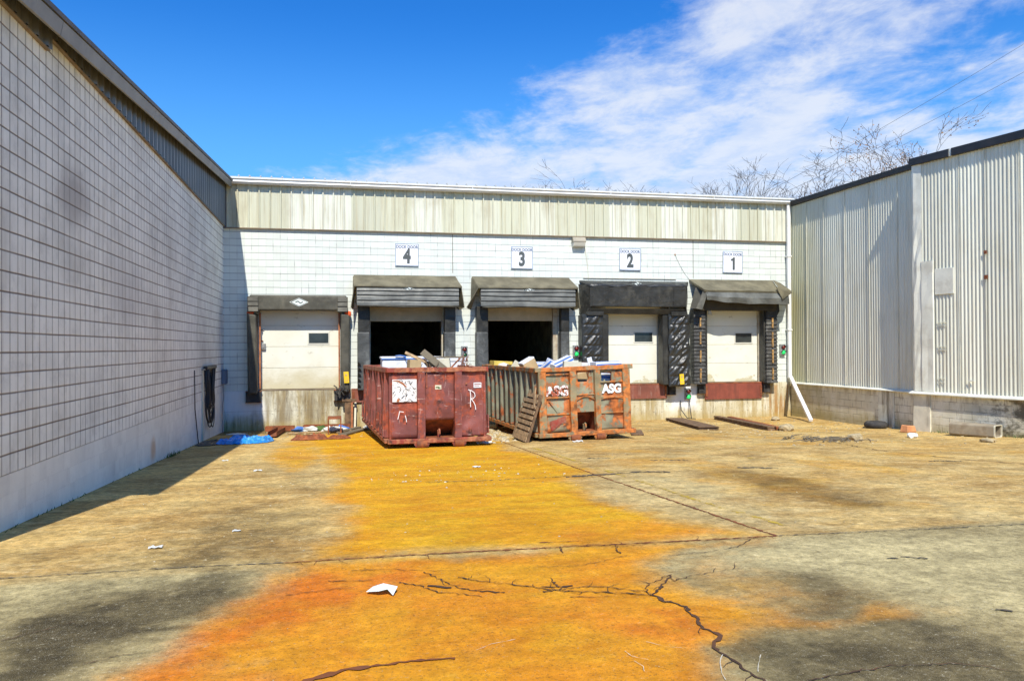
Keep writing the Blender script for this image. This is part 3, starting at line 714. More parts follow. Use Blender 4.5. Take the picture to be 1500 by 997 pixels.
kind(mb.build('painted_line', worn_paint('worn_yellow_paint', (.62,.42,.03), .50), fix=False), 'structure')
mb = MB(); lay(mb, [(1.55,4.14),(1.56,4.07),(1.59,4.03),(1.63,4.00)], .008, .005, 42, .001, .005, .02); lay(mb, [(2.05,3.97),(2.0,3.9),(1.97,3.84),(1.93,3.75),(1.91,3.67)], .007, .01, 43, .002, .005, .03)
lay(mb, [(2.25,3.92),(2.18,3.82),(2.12,3.72)], .006, .006, 44, .002, .005, .03); lay(mb, [(1.55,4.00),(1.57,3.92),(1.55,3.86)], .005, .003, 45, .002, .005, .03); lay(mb, [(1.72,4.25),(1.80,4.15),(1.88,4.12)], .005, .003, 46, .002, .005, .03)
lay(mb, [(.75,4.35),(.85,4.42),(1.0,4.46)], .004, .006, 47, .003, .005, .03)
kind(mb.build('scrape_mark', worn_paint('pale_scrape', (.72,.66,.5), .40), fix=False), 'structure')
# ---------------------------------------------------------------- buildings
BY = 24.28; LX = -3.22
# ---- dock building at the end of the yard
B = thing('dock_building', 'white block loading dock building with cream ribbed metal band, across the end of the yard', 'building', (6, 26, -.72))
OPS = [(-2.24,.45,.08,3.0), (.96,.45,3.22,3.05), (4.59,.45,6.91,3.05), (8.5,.45,10.72,3.0), (11.93,.45,14.1,2.98)]
mb = wall_open(MB(), LX, 15.2, .45, 5.32, BY, BY+.25, OPS); mb.build('wall', M['wall_back'], B, fix=False)
mb = MB().box(LX, BY-.012, -1.3, 15.2, BY+.6, .447); mb.build('foundation', M['dock_face'], B, bevel=.01)
# control joints in the block wall
mb = MB()
for x in (3.52, 11.58): mb.box(x-.008, BY-.004, 4.0 if x < 4 else 3.95, x+.008, BY, 5.2)
mb.each('control_joint', M['joint_grey'], B)
# ribbed metal band
prof = []; x = LX; s0 = -3.16
prof.append((LX, BY-.03))
while s0 < 15.15:
    a = s0
    prof += [(a, BY-.035), (a+.014, BY-.082), (a+.044, BY-.082), (a+.058, BY-.035)]
    prof += [(a+.145, BY-.035), (a+.15, BY-.040), (a+.165, BY-.040), (a+.17, BY-.035)]
    s0 += .3048
prof = [p for p in prof if p[0] <= 15.16] + [(15.18, BY-.035)]
mb = MB().sheet(prof, 5.235, 6.56); mb.build('metal_siding', M['siding_back'], B, fix=False)
mb = MB().box(LX, BY-.085, 5.205, 15.18, BY-.002, 5.235); mb.build('drip_trim', M['rust_trim'], B)
# eave gutter
mb = MB()
mb.prism([(LX-.02, 24.20, 6.49), (LX-.02, 24.08, 6.49), (LX-.02, 24.02, 6.545), (LX-.02, 24.035, 6.60), (LX-.02, 23.99, 6.63), (LX-.02, 23.99, 6.665), (LX-.02, 24.20, 6.665)], (18.4, 0, 0))
mb.build('gutter', M['white_trim'], B)
mb = MB()
for x in (0.4, 4.1, 8.6, 12.2): mb.box(x, 23.985, 6.54, x+.02, 24.05, 6.672)
mb.each('gutter_seam', M['white_trim'], B)
# roof with standing seams
mb = MB().hexa([(-20, 24.06, 6.60), (15.25, 24.06, 6.60), (15.25, 44, 7.2), (-20, 44, 7.2)], [(-20, 24.06, 6.70), (15.25, 24.06, 6.70), (15.25, 44, 7.3), (-20, 44, 7.3)])
x = -3.1
while x < 15.2:
    mb.hexa([(x, 24.05, 6.70), (x+.05, 24.05, 6.70), (x+.05, 44, 7.3), (x, 44, 7.3)], [(x+.012, 24.05, 6.745), (x+.038, 24.05, 6.745), (x+.038, 44, 7.345), (x+.012, 44, 7.345)]); x += .305
mb.build('roof', M['roof'], B)
# rooms behind the doors
mb = MB()
mb.box(LX, 25.0, .30, 15.2, 43.8, .448)
mb.build('interior_floor', M['int_floor'], B)
mb = MB().box(-20, 43.8, -1.2, 15.2, 44.05, 7.2).box(14.95, BY+.26, .45, 15.2, 43.79, 6.6).box(-20, BY+.26, -1.2, -3.25, BY+.5, 6.6).box(-3.2, BY+.26, 5.3, 14.94, BY+.3, 6.59)
mb.box(-3.2, BY+.3, 4.6, 14.94, 43.7, 4.7).box(-3.45, BY+.51, -1.2, -3.22, 43.7, 6.6)
mb.box(3.85, BY+.27, .46, 3.95, 36, 4.59).box(7.7, BY+.27, .46, 7.8, 36, 4.59)
mb.build('interior_wall', M['interior'], B)
# overhead doors
def door(x0, x1, zb, zt, mat, win, sections, y=24.43):
    d = B
    mb = MB(); hs = (zt-zb)/sections
    for k in range(sections): mb.box(x0, y, zb+k*hs+.004, x1, y+.05, zb+(k+1)*hs-.004)
    dr = mb.build('door', mat, B, bevel=.006)
    MB().box(x0, y+.02, zb, x1, y+.045, zt).build('door_core', M['door_frame'], dr)
    if win:
        a, b, c, e = win
        fr = wall_open(MB(), a-.035, b+.035, c-.035, e+.035, y-.014, y-.001, [(a, c, b, e)])
        wd = fr.build('window', M['seal_frame'], dr)
        MB().box(a, y-.007, c, b, y-.002, e).build('pane', M['glass'], dr)
    return dr
d5 = door(-2.24, .08, .48, 3.0, M['door_dirty'], (-.82, -.25, 1.84, 2.14), 4)
d5['label'] = 'closed cream sectional door with brown grime along its lower half'
mb = MB().box(-2.19, 24.405, 2.22, -2.1, 24.43, 2.26).box(-2.24, 24.36, 1.66, -2.06, 24.43, 1.84).box(-2.2, 24.34, 1.7, -2.09, 24.36, 1.8)
mb.each('lock', M['grey_metal'], d5, bevel=.004)
MB().box(-2.3, 24.385, 1.90, -2.13, 24.415, 1.93).build('bolt', M['rust'], d5)
d2 = door(8.5, 10.45, .48, 3.0, M['door_clean'], (9.55, 10.17, 1.84, 2.14), 4)
d1 = door(11.93, 13.98, .48, 2.98, M['door_clean'], (13.17, 13.77, 1.80, 2.11), 4)
for (a, b, c, e) in ((9.55, 10.17, 1.84, 2.14), (13.17, 13.77, 1.80, 2.11)): pass
d4 = door(.96, 3.22, 2.50, 3.05, M['door_shade'], None, 1); d3 = door(4.59, 6.75, 2.52, 3.05, M['door_shade'], None, 1)
d4['label'] = 'raised door panel above the open dark doorway'; d3['label'] = 'raised door panel above the open dark doorway'
mb = MB()
for x0, x1, z1 in ((10.46,10.715,2.995), (13.99,14.095,2.975), (6.76,6.905,3.04), (3.17,3.215,2.49), (.965,1.0,2.49)):
    mb.box(x0, 24.36, .455, x1, 24.52, z1)
mb.each('door_jamb', M['door_frame'], B, bevel=.004)
mb = MB()
for x0, x1 in ((-2.24,.08), (.96,3.22), (4.59,6.91), (8.5,10.72), (11.93,14.1)): mb.box(x0, BY-.02, .449, x1, 25.0, .475)
mb.each('door_sill', M['rust_trim'], B)

# ---- left block building
Lb = thing('block_warehouse', 'tall shaded white block warehouse with sloping roof along the left side', 'building', (-10, 15, -.4))
rk = lambda y: 4.374+.0835*y
mb = MB(); YE = 6.75
mb.prism([(LX, YE, .45), (LX, BY+.24, .45), (LX, BY+.24, rk(BY+.24)+.2), (LX, YE, rk(YE)+.2)], (-14, 0, 0)); mb.build('wall', M['wall_left'], Lb)
mb = MB().prism([(LX, YE, -1.4), (LX, BY+.2, -1.4), (LX, BY+.2, .447), (LX, YE, .447)], (-14, 0, 0)); mb.build('foundation', M['plinth_left'], Lb)
prof = []; y = YE
while y < BY-.08:
    prof += [(LX+.028, y), (LX+.028, y+.19), (LX+.040, y+.20), (LX+.072, y+.235), (LX+.072, y+.275), (LX+.03, y+.30)]; y += .305
zlow = lambda x, y: 5.255 if y > 9.87 else 5.10
pa = [p for p in prof if p[1] <= 9.87] + [(LX+.072, 9.87)]; pb = [(LX+.03, 9.872)] + [p for p in prof if p[1] > 9.872 and p[1] < BY-.08]
mb = MB().sheet(pa, 5.10, lambda x, y: rk(y)+.30).sheet(pb, 5.265, lambda x, y: rk(y)+.30)
mb.build('metal_siding', M['siding_left'], Lb, fix=False)
mb = MB().box(LX+.001, YE, 5.085, LX+.05, 9.87, 5.10).box(LX+.001, 9.875, 5.25, LX+.05, BY-.08, 5.262)
mb.each('drip_trim', M['rust_trim'], Lb)
mb = MB()
for y0, y1 in ((6.45, 9.6), (9.604, 14.2), (14.204, 19.6), (19.604, 24.19)):
    z = lambda q, a: rk(q)+a
    mb.hexa([(LX+.20, y0, z(y0, .0)), (LX+.235, y0, z(y0, -.005)), (LX+.235, y1, z(y1, -.005)), (LX+.20, y1, z(y1, .0))],
            [(LX+.20, y0, z(y0, .168)), (LX+.27, y0, z(y0, .165)), (LX+.27, y1, z(y1, .165)), (LX+.20, y1, z(y1, .168))])
mb.each('fascia', M['fascia'], Lb, bevel=.008)
mb = MB().hexa([(-18, 6.4, rk(6.4)+.21), (LX+.285, 6.4, rk(6.4)+.17), (LX+.285, 24.19, rk(24.19)+.17), (-18, 24.19, rk(24.19)+.21)], [(-18, 6.4, rk(6.4)+.33), (LX+.29, 6.4, rk(6.4)+.225), (LX+.29, 24.19, rk(24.19)+.225), (-18, 24.19, rk(24.19)+.33)])
mb.build('roof', M['fascia_dark'], Lb)
MB().box(LX+.001, BY-.09, 5.2, LX+.09, BY-.036, 6.5).build('corner_trim', M['fascia_dark'], Lb)

# ---- right metal building
M['seam_tan'] = simple('seam_tan', (.55,.53,.42), .6, var=.2)
Rb = thing('metal_warehouse', 'pale corrugated metal warehouse on a dirty block base along the right side', 'building', (20, 17, -.6))
RX = 15.15; S0 = Vector((14.93, 18.1)); dv = Vector((.1805, -.9836)).normalized(); nv = Vector((-dv.y, dv.x)) * -1   # nv points to the yard
if nv.x > 0: nv = -nv
def sp(s, o=0): q = S0 + dv*s + nv*o; return (q.x, q.y)
Z0 = .46
mb = MB()
pl = [(RX+.04, 24.5), (RX+.04, 18.05), (S0.x+.06, 18.05), (sp(.02, -.05)), sp(9, -.05), (30, sp(9)[1]), (30, 24.5)]
mb.prism([(a, b, .40) for a, b in pl], (0, 0, 5.95)); mb.build('wall', M['fascia_dark'], Rb)
def corr(pts_fn, L, pitch, depth, n=6):
    out = []; k = 0; s = 0
    while s < L:
        t = 2*math.pi*k/n; out.append((min(s, L), -depth*.5 + depth*.5*max(-1, min(1, 1.6*math.sin(t))))); k += 1; s += pitch/n
    return [pts_fn(a, b) for a, b in out]
p1 = corr(lambda s, o: (RX - .02 - o, 24.25-s), 6.14, .105, .030)
mb = MB().sheet(p1, Z0, 6.42); sd1 = mb.build('corrugated_siding', M['corr'], Rb, fix=False)
p2 = corr(lambda s, o: sp(.26+s, .012+o), 8.6, .102, .021)
mb = MB().sheet(p2, Z0, 6.44); mb.build('corrugated_siding', M['corr'], Rb, fix=False)
# corner flashing, bent and dented
mb = MB(); r = random.Random(3); rows = 14
zz = [Z0+.01+(6.42-Z0)*k/rows for k in range(rows+1)]
b = 0
for k, z in enumerate(zz):
    j = r.uniform(-.02, .02) if 1 < k < 11 else 0
    w = .30 if z > 3.8 else .27
    for (s, o) in ((-.001, -.2), (0, .02), (.06, .045+j), (.16, .035-j), (w, .03+j*.5)):
        x, y = sp(s, o)
        if o == -.2: x, y = RX-.03, 18.1
        mb.v.append(Vector((x+j*.3, y, z)))
for k in range(rows):
    for q in range(4):
        i = k*5+q; mb.f.append([i, i+1, i+6, i+5])
mb.build('corner_flashing', M['flash'], Rb, fix=False)
mb = MB(); r = random.Random(9)
zz = [Z0+.01+(3.85-Z0)*k/9 for k in range(10)]
for k, z in enumerate(zz):
    for (s, o) in ((.27, .03), (.29, .046+r.uniform(-.008, .010)), (.45, .044+r.uniform(-.010, .012)), (.62, .042+r.uniform(-.006, .010)), (.64, .02)):
        x, y = sp(s, o); mb.v.append(Vector((x, y, z)))
for k in range(9):
    for q in range(4):
        i = k*5+q; mb.f.append([i, i+1, i+6, i+5])
mb.f.append([45, 46, 47, 48, 49])
mb.build('bent_cover_panel', M['flash'], Rb, fix=False)
def onwall(mb, s0, s1, z0, z1, o0, o1):
    a, b_, c, d_ = sp(s0, o1), sp(s1, o1), sp(s1, o0), sp(s0, o0)
    mb.hexa([(*a, z0), (*b_, z0), (*c, z0), (*d_, z0)], [(*a, z1), (*b_, z1), (*c, z1), (*d_, z1)])
mb = MB(); onwall(mb, .67, 1.20, 2.97, 3.63, .015, .033); mb.build('patch_panel', M['flash'], Rb, bevel=.004)
mb = MB()
for z in (.72, .82, 1.55, 1.63, 2.17, 2.25): onwall(mb, .74, .98 if z > 1 else .93, z, z+.018, .015, .031)
onwall(mb, 1.6, 1.75, .78, .81, .03, .05)
mb.each('patch_strip', M['flash'], Rb)
mb = MB(); onwall(mb, 2.03, 2.10, 3.87, 3.95, .03, .045); onwall(mb, 2.03, 2.12, 3.26, 3.36, .03, .045); mb.each('rusty_patch', M['rust'], Rb)
mb = MB()
for s in (1.36, 2.05, 2.9, 3.7, 4.5): onwall(mb, s, s+.005, Z0+.05, 6.38, .01, .0245)
mb.each('panel_seam', M['seam_tan'], Rb)
mb = MB()
for yy in (23.2, 22.3, 21.2, 20.1, 18.9): mb.box(RX-.0435, yy, .5, RX-.03, yy+.006, 6.38)
mb.each('panel_seam', M['seam_tan'], Rb)
# block base, pilasters, ledge
mb = MB().box(RX-.03, 18.1, -1.3, RX+.5, 24.2, .395)
pl = [sp(0, .02), sp(9, .02), sp(9, -.4), (15.6, 18.09), (15.0, 18.09)]
mb.prism([(a, b, -1.3) for a, b in pl], (0, 0, 1.694)); mb.build('block_base', M['plinth_right'], Rb)
M['pilaster'] = simple('stained_pilaster', (.72,.68,.52), .85, var=.15, dirt=(.14,.09,.03), damt=.75, ds=4, streak=True, dthr=.56, bump=.3, bs=20)
mb = MB(); onwall(mb, -.005, .52, -1.3, .392, -.1, .05); mb.build('pilaster', M['pilaster'], Rb, bevel=.01)
MB().box(RX-.06, 19.1, -1.3, RX, 19.75, .392).build('pilaster', M['pilaster'], Rb, bevel=.01)
mb = MB().hexa([(RX-.11, 18.12, .395), (RX+.02, 18.12, .40), (RX+.02, 24.15, .40), (RX-.11, 24.15, .395)], [(RX-.11, 18.12, .425), (RX+.02, 18.12, .475), (RX+.02, 24.15, .475), (RX-.11, 24.15, .425)])
a, b_, c, d_ = sp(-.06, .14), sp(9, .14), sp(9, -.03), sp(-.06, -.03)
mb.hexa([(*a, .395), (*b_, .395), (*c, .40), (*d_, .40)], [(*a, .43), (*b_, .43), (*c, .485), (*d_, .485)])
mb.each('ledge_flashing', M['flash'], Rb, bevel=.006)
mb = MB().hexa([(RX-.10, 18.1, 6.40), (RX+.2, 18.1, 6.40), (RX+.2, 24.05, 6.44), (RX-.10, 24.05, 6.44)], [(RX-.12, 18.1, 6.545), (RX+.2, 18.1, 6.56), (RX+.2, 24.05, 6.60), (RX-.12, 24.05, 6.585)])
for (s0, s1) in ((-.03, 1.15), (1.22, 9.05)):
    a, b_, c, d_ = sp(s0, .10), sp(s1, .10), sp(s1, -.3), sp(s0, -.3)
    mb.hexa([(*a, 6.42), (*b_, 6.42), (*c, 6.44), (*d_, 6.44)], [(*a, 6.615), (*b_, 6.615), (*c, 6.63), (*d_, 6.63)])
mb.each('roof_edge', M['black_edge'], Rb, bevel=.006)
mb = MB(); a, b_, c, d_ = sp(1.15, .08), sp(1.22, .08), sp(1.22, -.3), sp(1.15, -.3)
mb.hexa([(*a, 6.42), (*b_, 6.42), (*c, 6.44), (*d_, 6.44)], [(*a, 6.60), (*b_, 6.60), (*c, 6.615), (*d_, 6.615)]); mb.build('edge_joint', M['flash'], Rb)
mb = MB().prism([(RX+.1, 24.4, 6.36), (RX+.1, 18.1, 6.36), (*sp(0, -.28), 6.36), (*sp(9, -.28), 6.36), (30, sp(9)[1], 6.36), (30, 24.4, 6.36)], (0, 0, .19)); mb.build('roof', M['roof'], Rb)

# ---- downspout
dp = thing('downspout', 'white rectangular downspout in the right corner with a slanting foot', 'downspout', (15.04, 24.2, -.6))
mb = MB().box(14.97, 24.10, .58, 15.10, 24.20, 6.49); mb.build('pipe', M['white_trim'], dp, bevel=.012)
a = Vector((15.05, 24.12, .62)); b_ = Vector((14.22, 21.7, gz(14.2, 21.6)+.06)); dd = (b_-a).normalized(); sx = Vector((dd.y, -dd.x, 0)).normalized()*.06; sz = sx.cross(dd).normalized()*.045
mb = MB(); q = [a-sx-sz, a+sx-sz, a+sx+sz, a-sx+sz]; mb.prism(q, b_-a); mb.build('kick_out_pipe', M['white_trim'], dp, bevel=.01)
mb = MB()
for z in (2.2, 4.7): mb.box(14.955, 24.08, z, 15.115, 24.27, z+.04)
mb.each('strap', M['white_trim'], dp)
# thin conduit beside the downspout
tag(MB().tube([(15.13, 24.2, .6), (15.13, 24.2, 6.3)], .014, 8).box(15.10, 24.17, 4.0, 15.18, 24.26, 4.06).build('conduit', M['white_trim']), 'thin pale conduit running up the corner behind the downspout', 'conduit')
# ---------------------------------------------------------------- dock shelters
def emblem(parent, x, z, y, w=.54, h=.26):
    """white diamond badge with a small dark crest"""
    mb = MB()
    mb.prism([(x-w/2, y, z), (x, y, z-h/2), (x+w/2, y, z), (x, y, z+h/2)], (0, -.004, 0))
    e = mb.build('emblem', M['paper'], parent)
    mb = MB(); k = .86
    y2 = y-.0045
    mb.ribbon([(x-w/2*k, y2, z), (x, y2, z-h/2*k), (x+w/2*k, y2, z), (x, y2, z+h/2*k), (x-w/2*k, y2, z)], .018, (0, -1, 0))
    mb.ribbon([(x-.10, y2-.001, z-.005), (x-.03, y2-.001, z+.03), (x+.04, y2-.001, z-.03), (x+.11, y2-.001, z+.01)], .035, (0, -1, 0))
    mb.build('emblem_mark', M['sign_num'], e, fix=False)
    return e
# leftmost: foam compression seal
s5 = thing('dock_seal', 'dark grey foam dock seal round the closed leftmost door, white diamond on its header pad', 'dock seal', (-1.1, 24.0, .35))
def rpad(x0, y0, z0, x1, y1, z1, ch=.06):   # pad with chamfered front vertical/horizontal edges
    mb = MB(); mb.hexa([(x0+ch, y0, z0), (x1-ch, y0, z0), (x1, y1, z0), (x0, y1, z0)], [(x0+ch, y0, z1), (x1-ch, y0, z1), (x1, y1, z1), (x0, y1, z1)]); return mb
mb = MB(); mb.box(-2.47, 23.90, 2.80, .29, BY-.003, 3.25); mb.build('header_pad', M['vinyl_foam'], s5, bevel=.05, seg=3, smooth=False)
for x0, x1, sg in ((-2.56, -2.26, 1), (.10, .40, -1)):
    mb = MB(); xi = x1 if sg > 0 else x0; xo = x0 if sg > 0 else x1
    top = 2.72
    a = [(min(xo, xi+(-.10)*sg), 23.9), (max(xo, xi-.10*sg), 23.9)]
    lo = [(x0+(.06 if sg > 0 else .0), 23.93, .38), (x1-(.0 if sg > 0 else .06), 23.93, .38), (x1, BY-.003, .38), (x0, BY-.003, .38)]
    hi = [(x0+.02, 23.90, top), (x1-.03, 23.90, top-.06), (x1, BY-.003, top), (x0, BY-.003, top)]
    mb.hexa(lo, hi); mb.build('side_pad', M['vinyl_foam'], s5, bevel=.035, seg=3)
    mb = MB(); xc = x0+.08 if sg > 0 else x1-.10
    mb.box(xc-.07, 23.93, 2.62, xc+.12, 24.2, 2.79); mb.build('torn_foam', M['orange_foam'], s5, bevel=.05, seg=2)
for x in (-2.52, .02):
    mb = MB()
    for k, (z0, z1) in enumerate(((3.05, 3.20), (2.92, 3.07), (2.76, 2.94))):
        mb.hexa([(x, 23.85-.012*k, z0), (x+.30, 23.86-.012*k, z0), (x+.30, 23.905, z0+.02), (x, 23.905, z0+.02)], [(x, 23.885, z1), (x+.30, 23.888, z1), (x+.30, 23.91, z1), (x, 23.91, z1)])
    mb.box(x-.01, 23.905, 2.75, x+.31, 24.2, 2.80)
    mb.build('corner_flap', M['vinyl_foam'], s5, bevel=.012)
emblem(s5, -1.08, 3.04, 23.897)
mb = MB().box(-2.23, 24.22, .5, -2.19, BY+.1, 2.74).box(.045, 24.22, .5, .085, BY+.1, 2.74)
mb.each('edge_strip', M['edge_strip'], s5)

# two shelters with pleated grey curtains
def shelter(name, label, fx0, fx1, wx0, wx1, oxl, oxr, pads, damage):
    s = thing(name, label, 'dock shelter', ((fx0+fx1)/2, 24.0, .45), group='awning dock shelters over the open doorways')
    FY = 23.65
    mb = MB(); zt, zf = 3.90, 3.53; n = 10; r = random.Random(int(fx0*10))
    top = []; 
    for k in range(n+1):
        t = k/n
        top.append(((wx0+(wx1-wx0)*t, BY-.004, zt+r.uniform(-.008, .006)), (fx0-.03+(fx1-fx0+.08)*t, FY-.02, zf+r.uniform(-.008, .008))))
    b = len(mb.v)
    for (p, q) in top:
        m_ = [(p[i]+q[i])/2 for i in range(3)]; m_[2] += r.uniform(-.02, .005)
        mb.v += [Vector(p), Vector(m_), Vector(q), Vector((q[0], q[1]+.0, q[2]-.035)), Vector((q[0], q[1]+.03, q[2]-.035)), Vector((p[0], p[1], p[2]-.04))]
    for k in range(n):
        for q in range(5):
            i = b+k*6+q; mb.f.append([i, i+6, i+7, i+1])
    mb.f.append([b+q for q in range(6)]); mb.f.append([b+n*6+q for q in range(6)][::-1])
    mb.build('awning_top', M['awning'], s)
    # overlapping curtain pleats
    r = random.Random(int(fx0*7)); zc = [3.47, 3.40, 3.27, 3.12, 2.96]
    for k in range(4):
        mb = MB(); n = 14; z1, z0 = zc[k]+.015, zc[k+1]-.008
        for q in range(n+1):
            t = q/n; x = fx0+.05+(fx1-fx0-.10)*t; w = .006*math.sin(t*9+k*2)+r.uniform(-.003, .003)
            yb = FY-.035+.004*k+w*.8; ytp = FY+.03
            mb.v += [Vector((x, ytp, z1)), Vector((x, (yb+ytp)/2-.012, (z0+z1)/2)), Vector((x, yb, z0+w)), Vector((x, yb+.02, z0+w-.004)), Vector((x, ytp+.02, z1))]
        for q in range(n):
            for c in range(4):
                i = q*5+c; mb.f.append([i, i+1, i+6, i+5])
            mb.f.append([q*5+4, q*5, q*5+5, q*5+9])
        mb.build('curtain_pleat', M['vinyl_curtain'], s, smooth=False)
    mb = MB(); pts = []
    for k in range(15): t = k/14; pts.append((fx0+.1+(fx1-fx0-.15)*t, FY+.02, 2.93+.012*math.sin(t*9+fx0)))
    mb.tube(pts, .035, 8); mb.build('curtain_hem', M['vinyl_foam'], s, smooth=True)
    MB().box(fx0+.04, FY+.05, 2.97, fx1-.04, FY+.09, 3.5).build('header_board', M['vinyl'], s)
    # side wings: splayed fabric from frame to wall
    for sg, fx, wx, ox in ((-1, fx0, wx0, oxl), (1, fx1, wx1, oxr)):
        q = [(wx, BY-.004, 3.86), (fx+.02*sg, FY-.01, 3.50), (ox, FY+.02, 2.90), (wx+.30*(ox-wx), 24.02, 2.84), (wx, BY-.01, 2.95)]
        mb = MB(); mb.prism(q, (.02*sg, 0, 0)); mb.build('side_wing', M['awning'], s)
    for sg, (x0, x1) in zip((-1, 1), pads):
        p = MB()
        xi0 = x0; xi1 = x1
        p.hexa([(x0, 23.96, 2.14), (x1, 23.99, 2.14), (x1, BY-.004, 2.14), (x0, BY-.004, 2.14)], [(x0, 23.97, 2.96), (x1, 24.0, 2.96), (x1, BY-.004, 2.96), (x0, BY-.004, 2.96)])
        p.build('shaded_side_pad', M['vinyl'], s, bevel=.02, seg=2)  # upper part of the pad, awning shade painted in as darker vinyl
        p = MB()
        p.hexa([(x0-.02, 23.90, .43), (x1, 23.94, .43), (x1, BY-.006, .43), (x0-.02, BY-.006, .43)], [(x0-.02, 23.93, 2.16), (x1-.01, 23.96, 2.16), (x1-.01, BY-.006, 2.16), (x0-.02, BY-.006, 2.16)])
        p.build('sunlit_side_pad', M['pad_lit'], s, bevel=.03, seg=2)  # lower part of the same pad, sunlit tone painted in
    emblem(s, (fx0+fx1)/2, 3.445, FY-.022, .36, .12)
    if damage:
        mb = MB(); r = random.Random(5)
        for k in range(5):
            x = pads[0][0]-.04+r.uniform(-.03, .03); z = .5+.16*k
            mb.prism([(x, 23.9, z), (x+.10, 23.86, z+.05), (x+.02, 23.84, z+.14)], (.01, .03, 0))
        mb.build('torn_cover', M['vinyl'], s)
    return s
shelter('dock_shelter', 'awning dock shelter with pleated grey curtain over the open doorway behind the maroon dumpster', .53, 3.66, .50, 3.60, .42, 3.77, ((.62, .97), (3.22, 3.56)), True)
shelter('dock_shelter', 'awning dock shelter with pleated grey curtain over the open doorway behind the rusty olive dumpster', 4.24, 7.34, 4.12, 7.26, 3.86, 7.44, ((4.22, 4.58), (6.92, 7.20)), False)

# fully black padded shelter
s2 = thing('dock_shelter', 'black vinyl dock shelter with flat header box and wrinkled side pads', 'dock shelter', (9.4, 24.0, .45))
FY = 23.72
mb = MB(); n = 18; r = random.Random(8)
for k in range(n+1):
    t = k/n; x0 = 7.62+(11.40-7.62)*t; x1 = 7.80+(11.10-7.80)*t
    mb.v += [Vector((x0, BY-.004, 3.82)), Vector(((x0+x1)/2, 24.0, 3.73+r.uniform(-.05, .04))), Vector((x1, FY-r.uniform(0, .03), 3.62+r.uniform(-.035, .03))), Vector((x1, FY+.03, 3.58)), Vector((x0, BY-.004, 3.76))]
for k in range(n):
    for q in range(4): i = k*5+q; mb.f.append([i, i+5, i+6, i+1])
mb.f.append([0,1,2,3,4]); mb.f.append([n*5+q for q in range(5)][::-1])
mb.build('awning_top', M['vinyl_gloss'], s2, smooth=True)
mb = MB().box(7.80, FY, 2.95, 11.06, FY+.10, 3.60); mb.build('header_panel', M['vinyl'], s2, bevel=.015, seg=2)
mb = MB().box(7.86, FY-.012, 2.98, 8.28, FY-.001, 3.57).box(10.62, FY-.012, 2.98, 11.02, FY-.001, 3.57); mb.each('end_overlay', M['vinyl'], s2, bevel=.004)
mb = MB().hexa([(7.72, FY+.12, 2.73), (11.08, FY+.12, 2.71), (11.08, FY+.17, 2.71), (7.72, FY+.17, 2.73)], [(7.78, FY+.03, 2.90), (11.03, FY+.03, 2.88), (11.05, FY+.17, 2.90), (7.75, FY+.17, 2.90)])
mb.build('lower_flap', M['vinyl'], s2, bevel=.012, seg=2)
mb = MB().box(7.70, FY-.0, 2.67, 8.26, FY+.12, 2.80).box(10.55, FY-.0, 2.66, 11.07, FY+.12, 2.80); mb.each('corner_sleeve', M['vinyl'], s2, bevel=.012)
for sg, x0, x1, xw in ((-1, 7.62, 7.80, 7.60), (1, 11.06, 11.26, 11.36)):
    mb = MB(); n = 6; r = random.Random(4+sg); rows = 5
    for k in range(rows+1):
        z = 3.70-(3.70-2.74)*k/rows
        for c in range(4):
            t = c/3; xx = (xw*(1-t)+(x0 if sg > 0 else x1)*t) ; yy = BY-.004-(BY-FY-.02)*t
            mb.v.append(Vector((xx+r.uniform(-.02, .02), yy, z-.06*t*(1 if k < rows else 0))))
    for k in range(rows):
        for c in range(3): i = k*4+c; mb.f.append([i, i+1, i+5, i+4])
    o = mb.build('side_wing', M['vinyl'], s2); m_ = o.modifiers.new('t', 'SOLIDIFY'); m_.thickness = .012
def pleats(mb, x0, x1, z0, z1, n, yf, yw, bulge=.05, skew=.02, seed=0):
    r = random.Random(seed); h = (z1-z0)/n
    for k in range(n):
        a = z0+k*h; b = a+h+.012; j = r.uniform(-.012, .012)
        mb.hexa([(x0-.008, yf-bulge+j, a), (x1+.008, yf-bulge+j+skew, a), (x1, yw, a), (x0, yw, a)], [(x0+.008, yf+.006, b), (x1-.008, yf+.006+skew, b), (x1, yw, b), (x0, yw, b)])
for sg, x0, x1, amp in ((-1, 7.56, 8.24, .040), (1, 10.48, 11.22, .075)):   # loose sheeting, pinched at the batten lines
    nx_, nz_ = 26, 96; mb = MB()
    for i in range(nx_+1):
        for k in range(nz_+1):
            u = i/nx_; w = k/nz_; x = x0+(x1-x0)*u; z = .38+2.34*w
            bat = abs(((w*7) % 1)-.5)*2; loose = (1-bat**6)*min(1, 5*u, 5*(1-u))
            f = mn.noise(Vector((x*6.0-z*5.2+3*sg, (x+z)*1.5, 2.0+sg)))+.6*mn.noise(Vector((x*14-z*11, (x+z)*2.6, 5)))
            edge = .03*mn.noise(Vector((z*3, sg*5, 1)))
            mb.v.append(Vector((x+(edge if i in (0, nx_) else 0), 23.80-.03*loose-amp*loose*f, z)))
    for i in range(nx_):
        for k in range(nz_): q = i*(nz_+1)+k; mb.f.append([q, q+nz_+1, q+nz_+2, q+1])
    mb.build('loose_sheeting', M['vinyl_gloss'], s2, smooth=True, fix=False)
    MB().box(x0+.01, 23.86, .40, x1-.01, BY-.006, 2.70).build('side_pad', M['vinyl'], s2, bevel=.012)
mb = MB().box(8.25, 23.86, .44, 8.46, BY-.006, 2.72).box(10.30, 23.86, .44, 10.49, BY-.006, 2.72); mb.each('inner_flap', M['vinyl'], s2, bevel=.02)
emblem(s2, 9.38, 3.70, FY+.045, .34, .13)

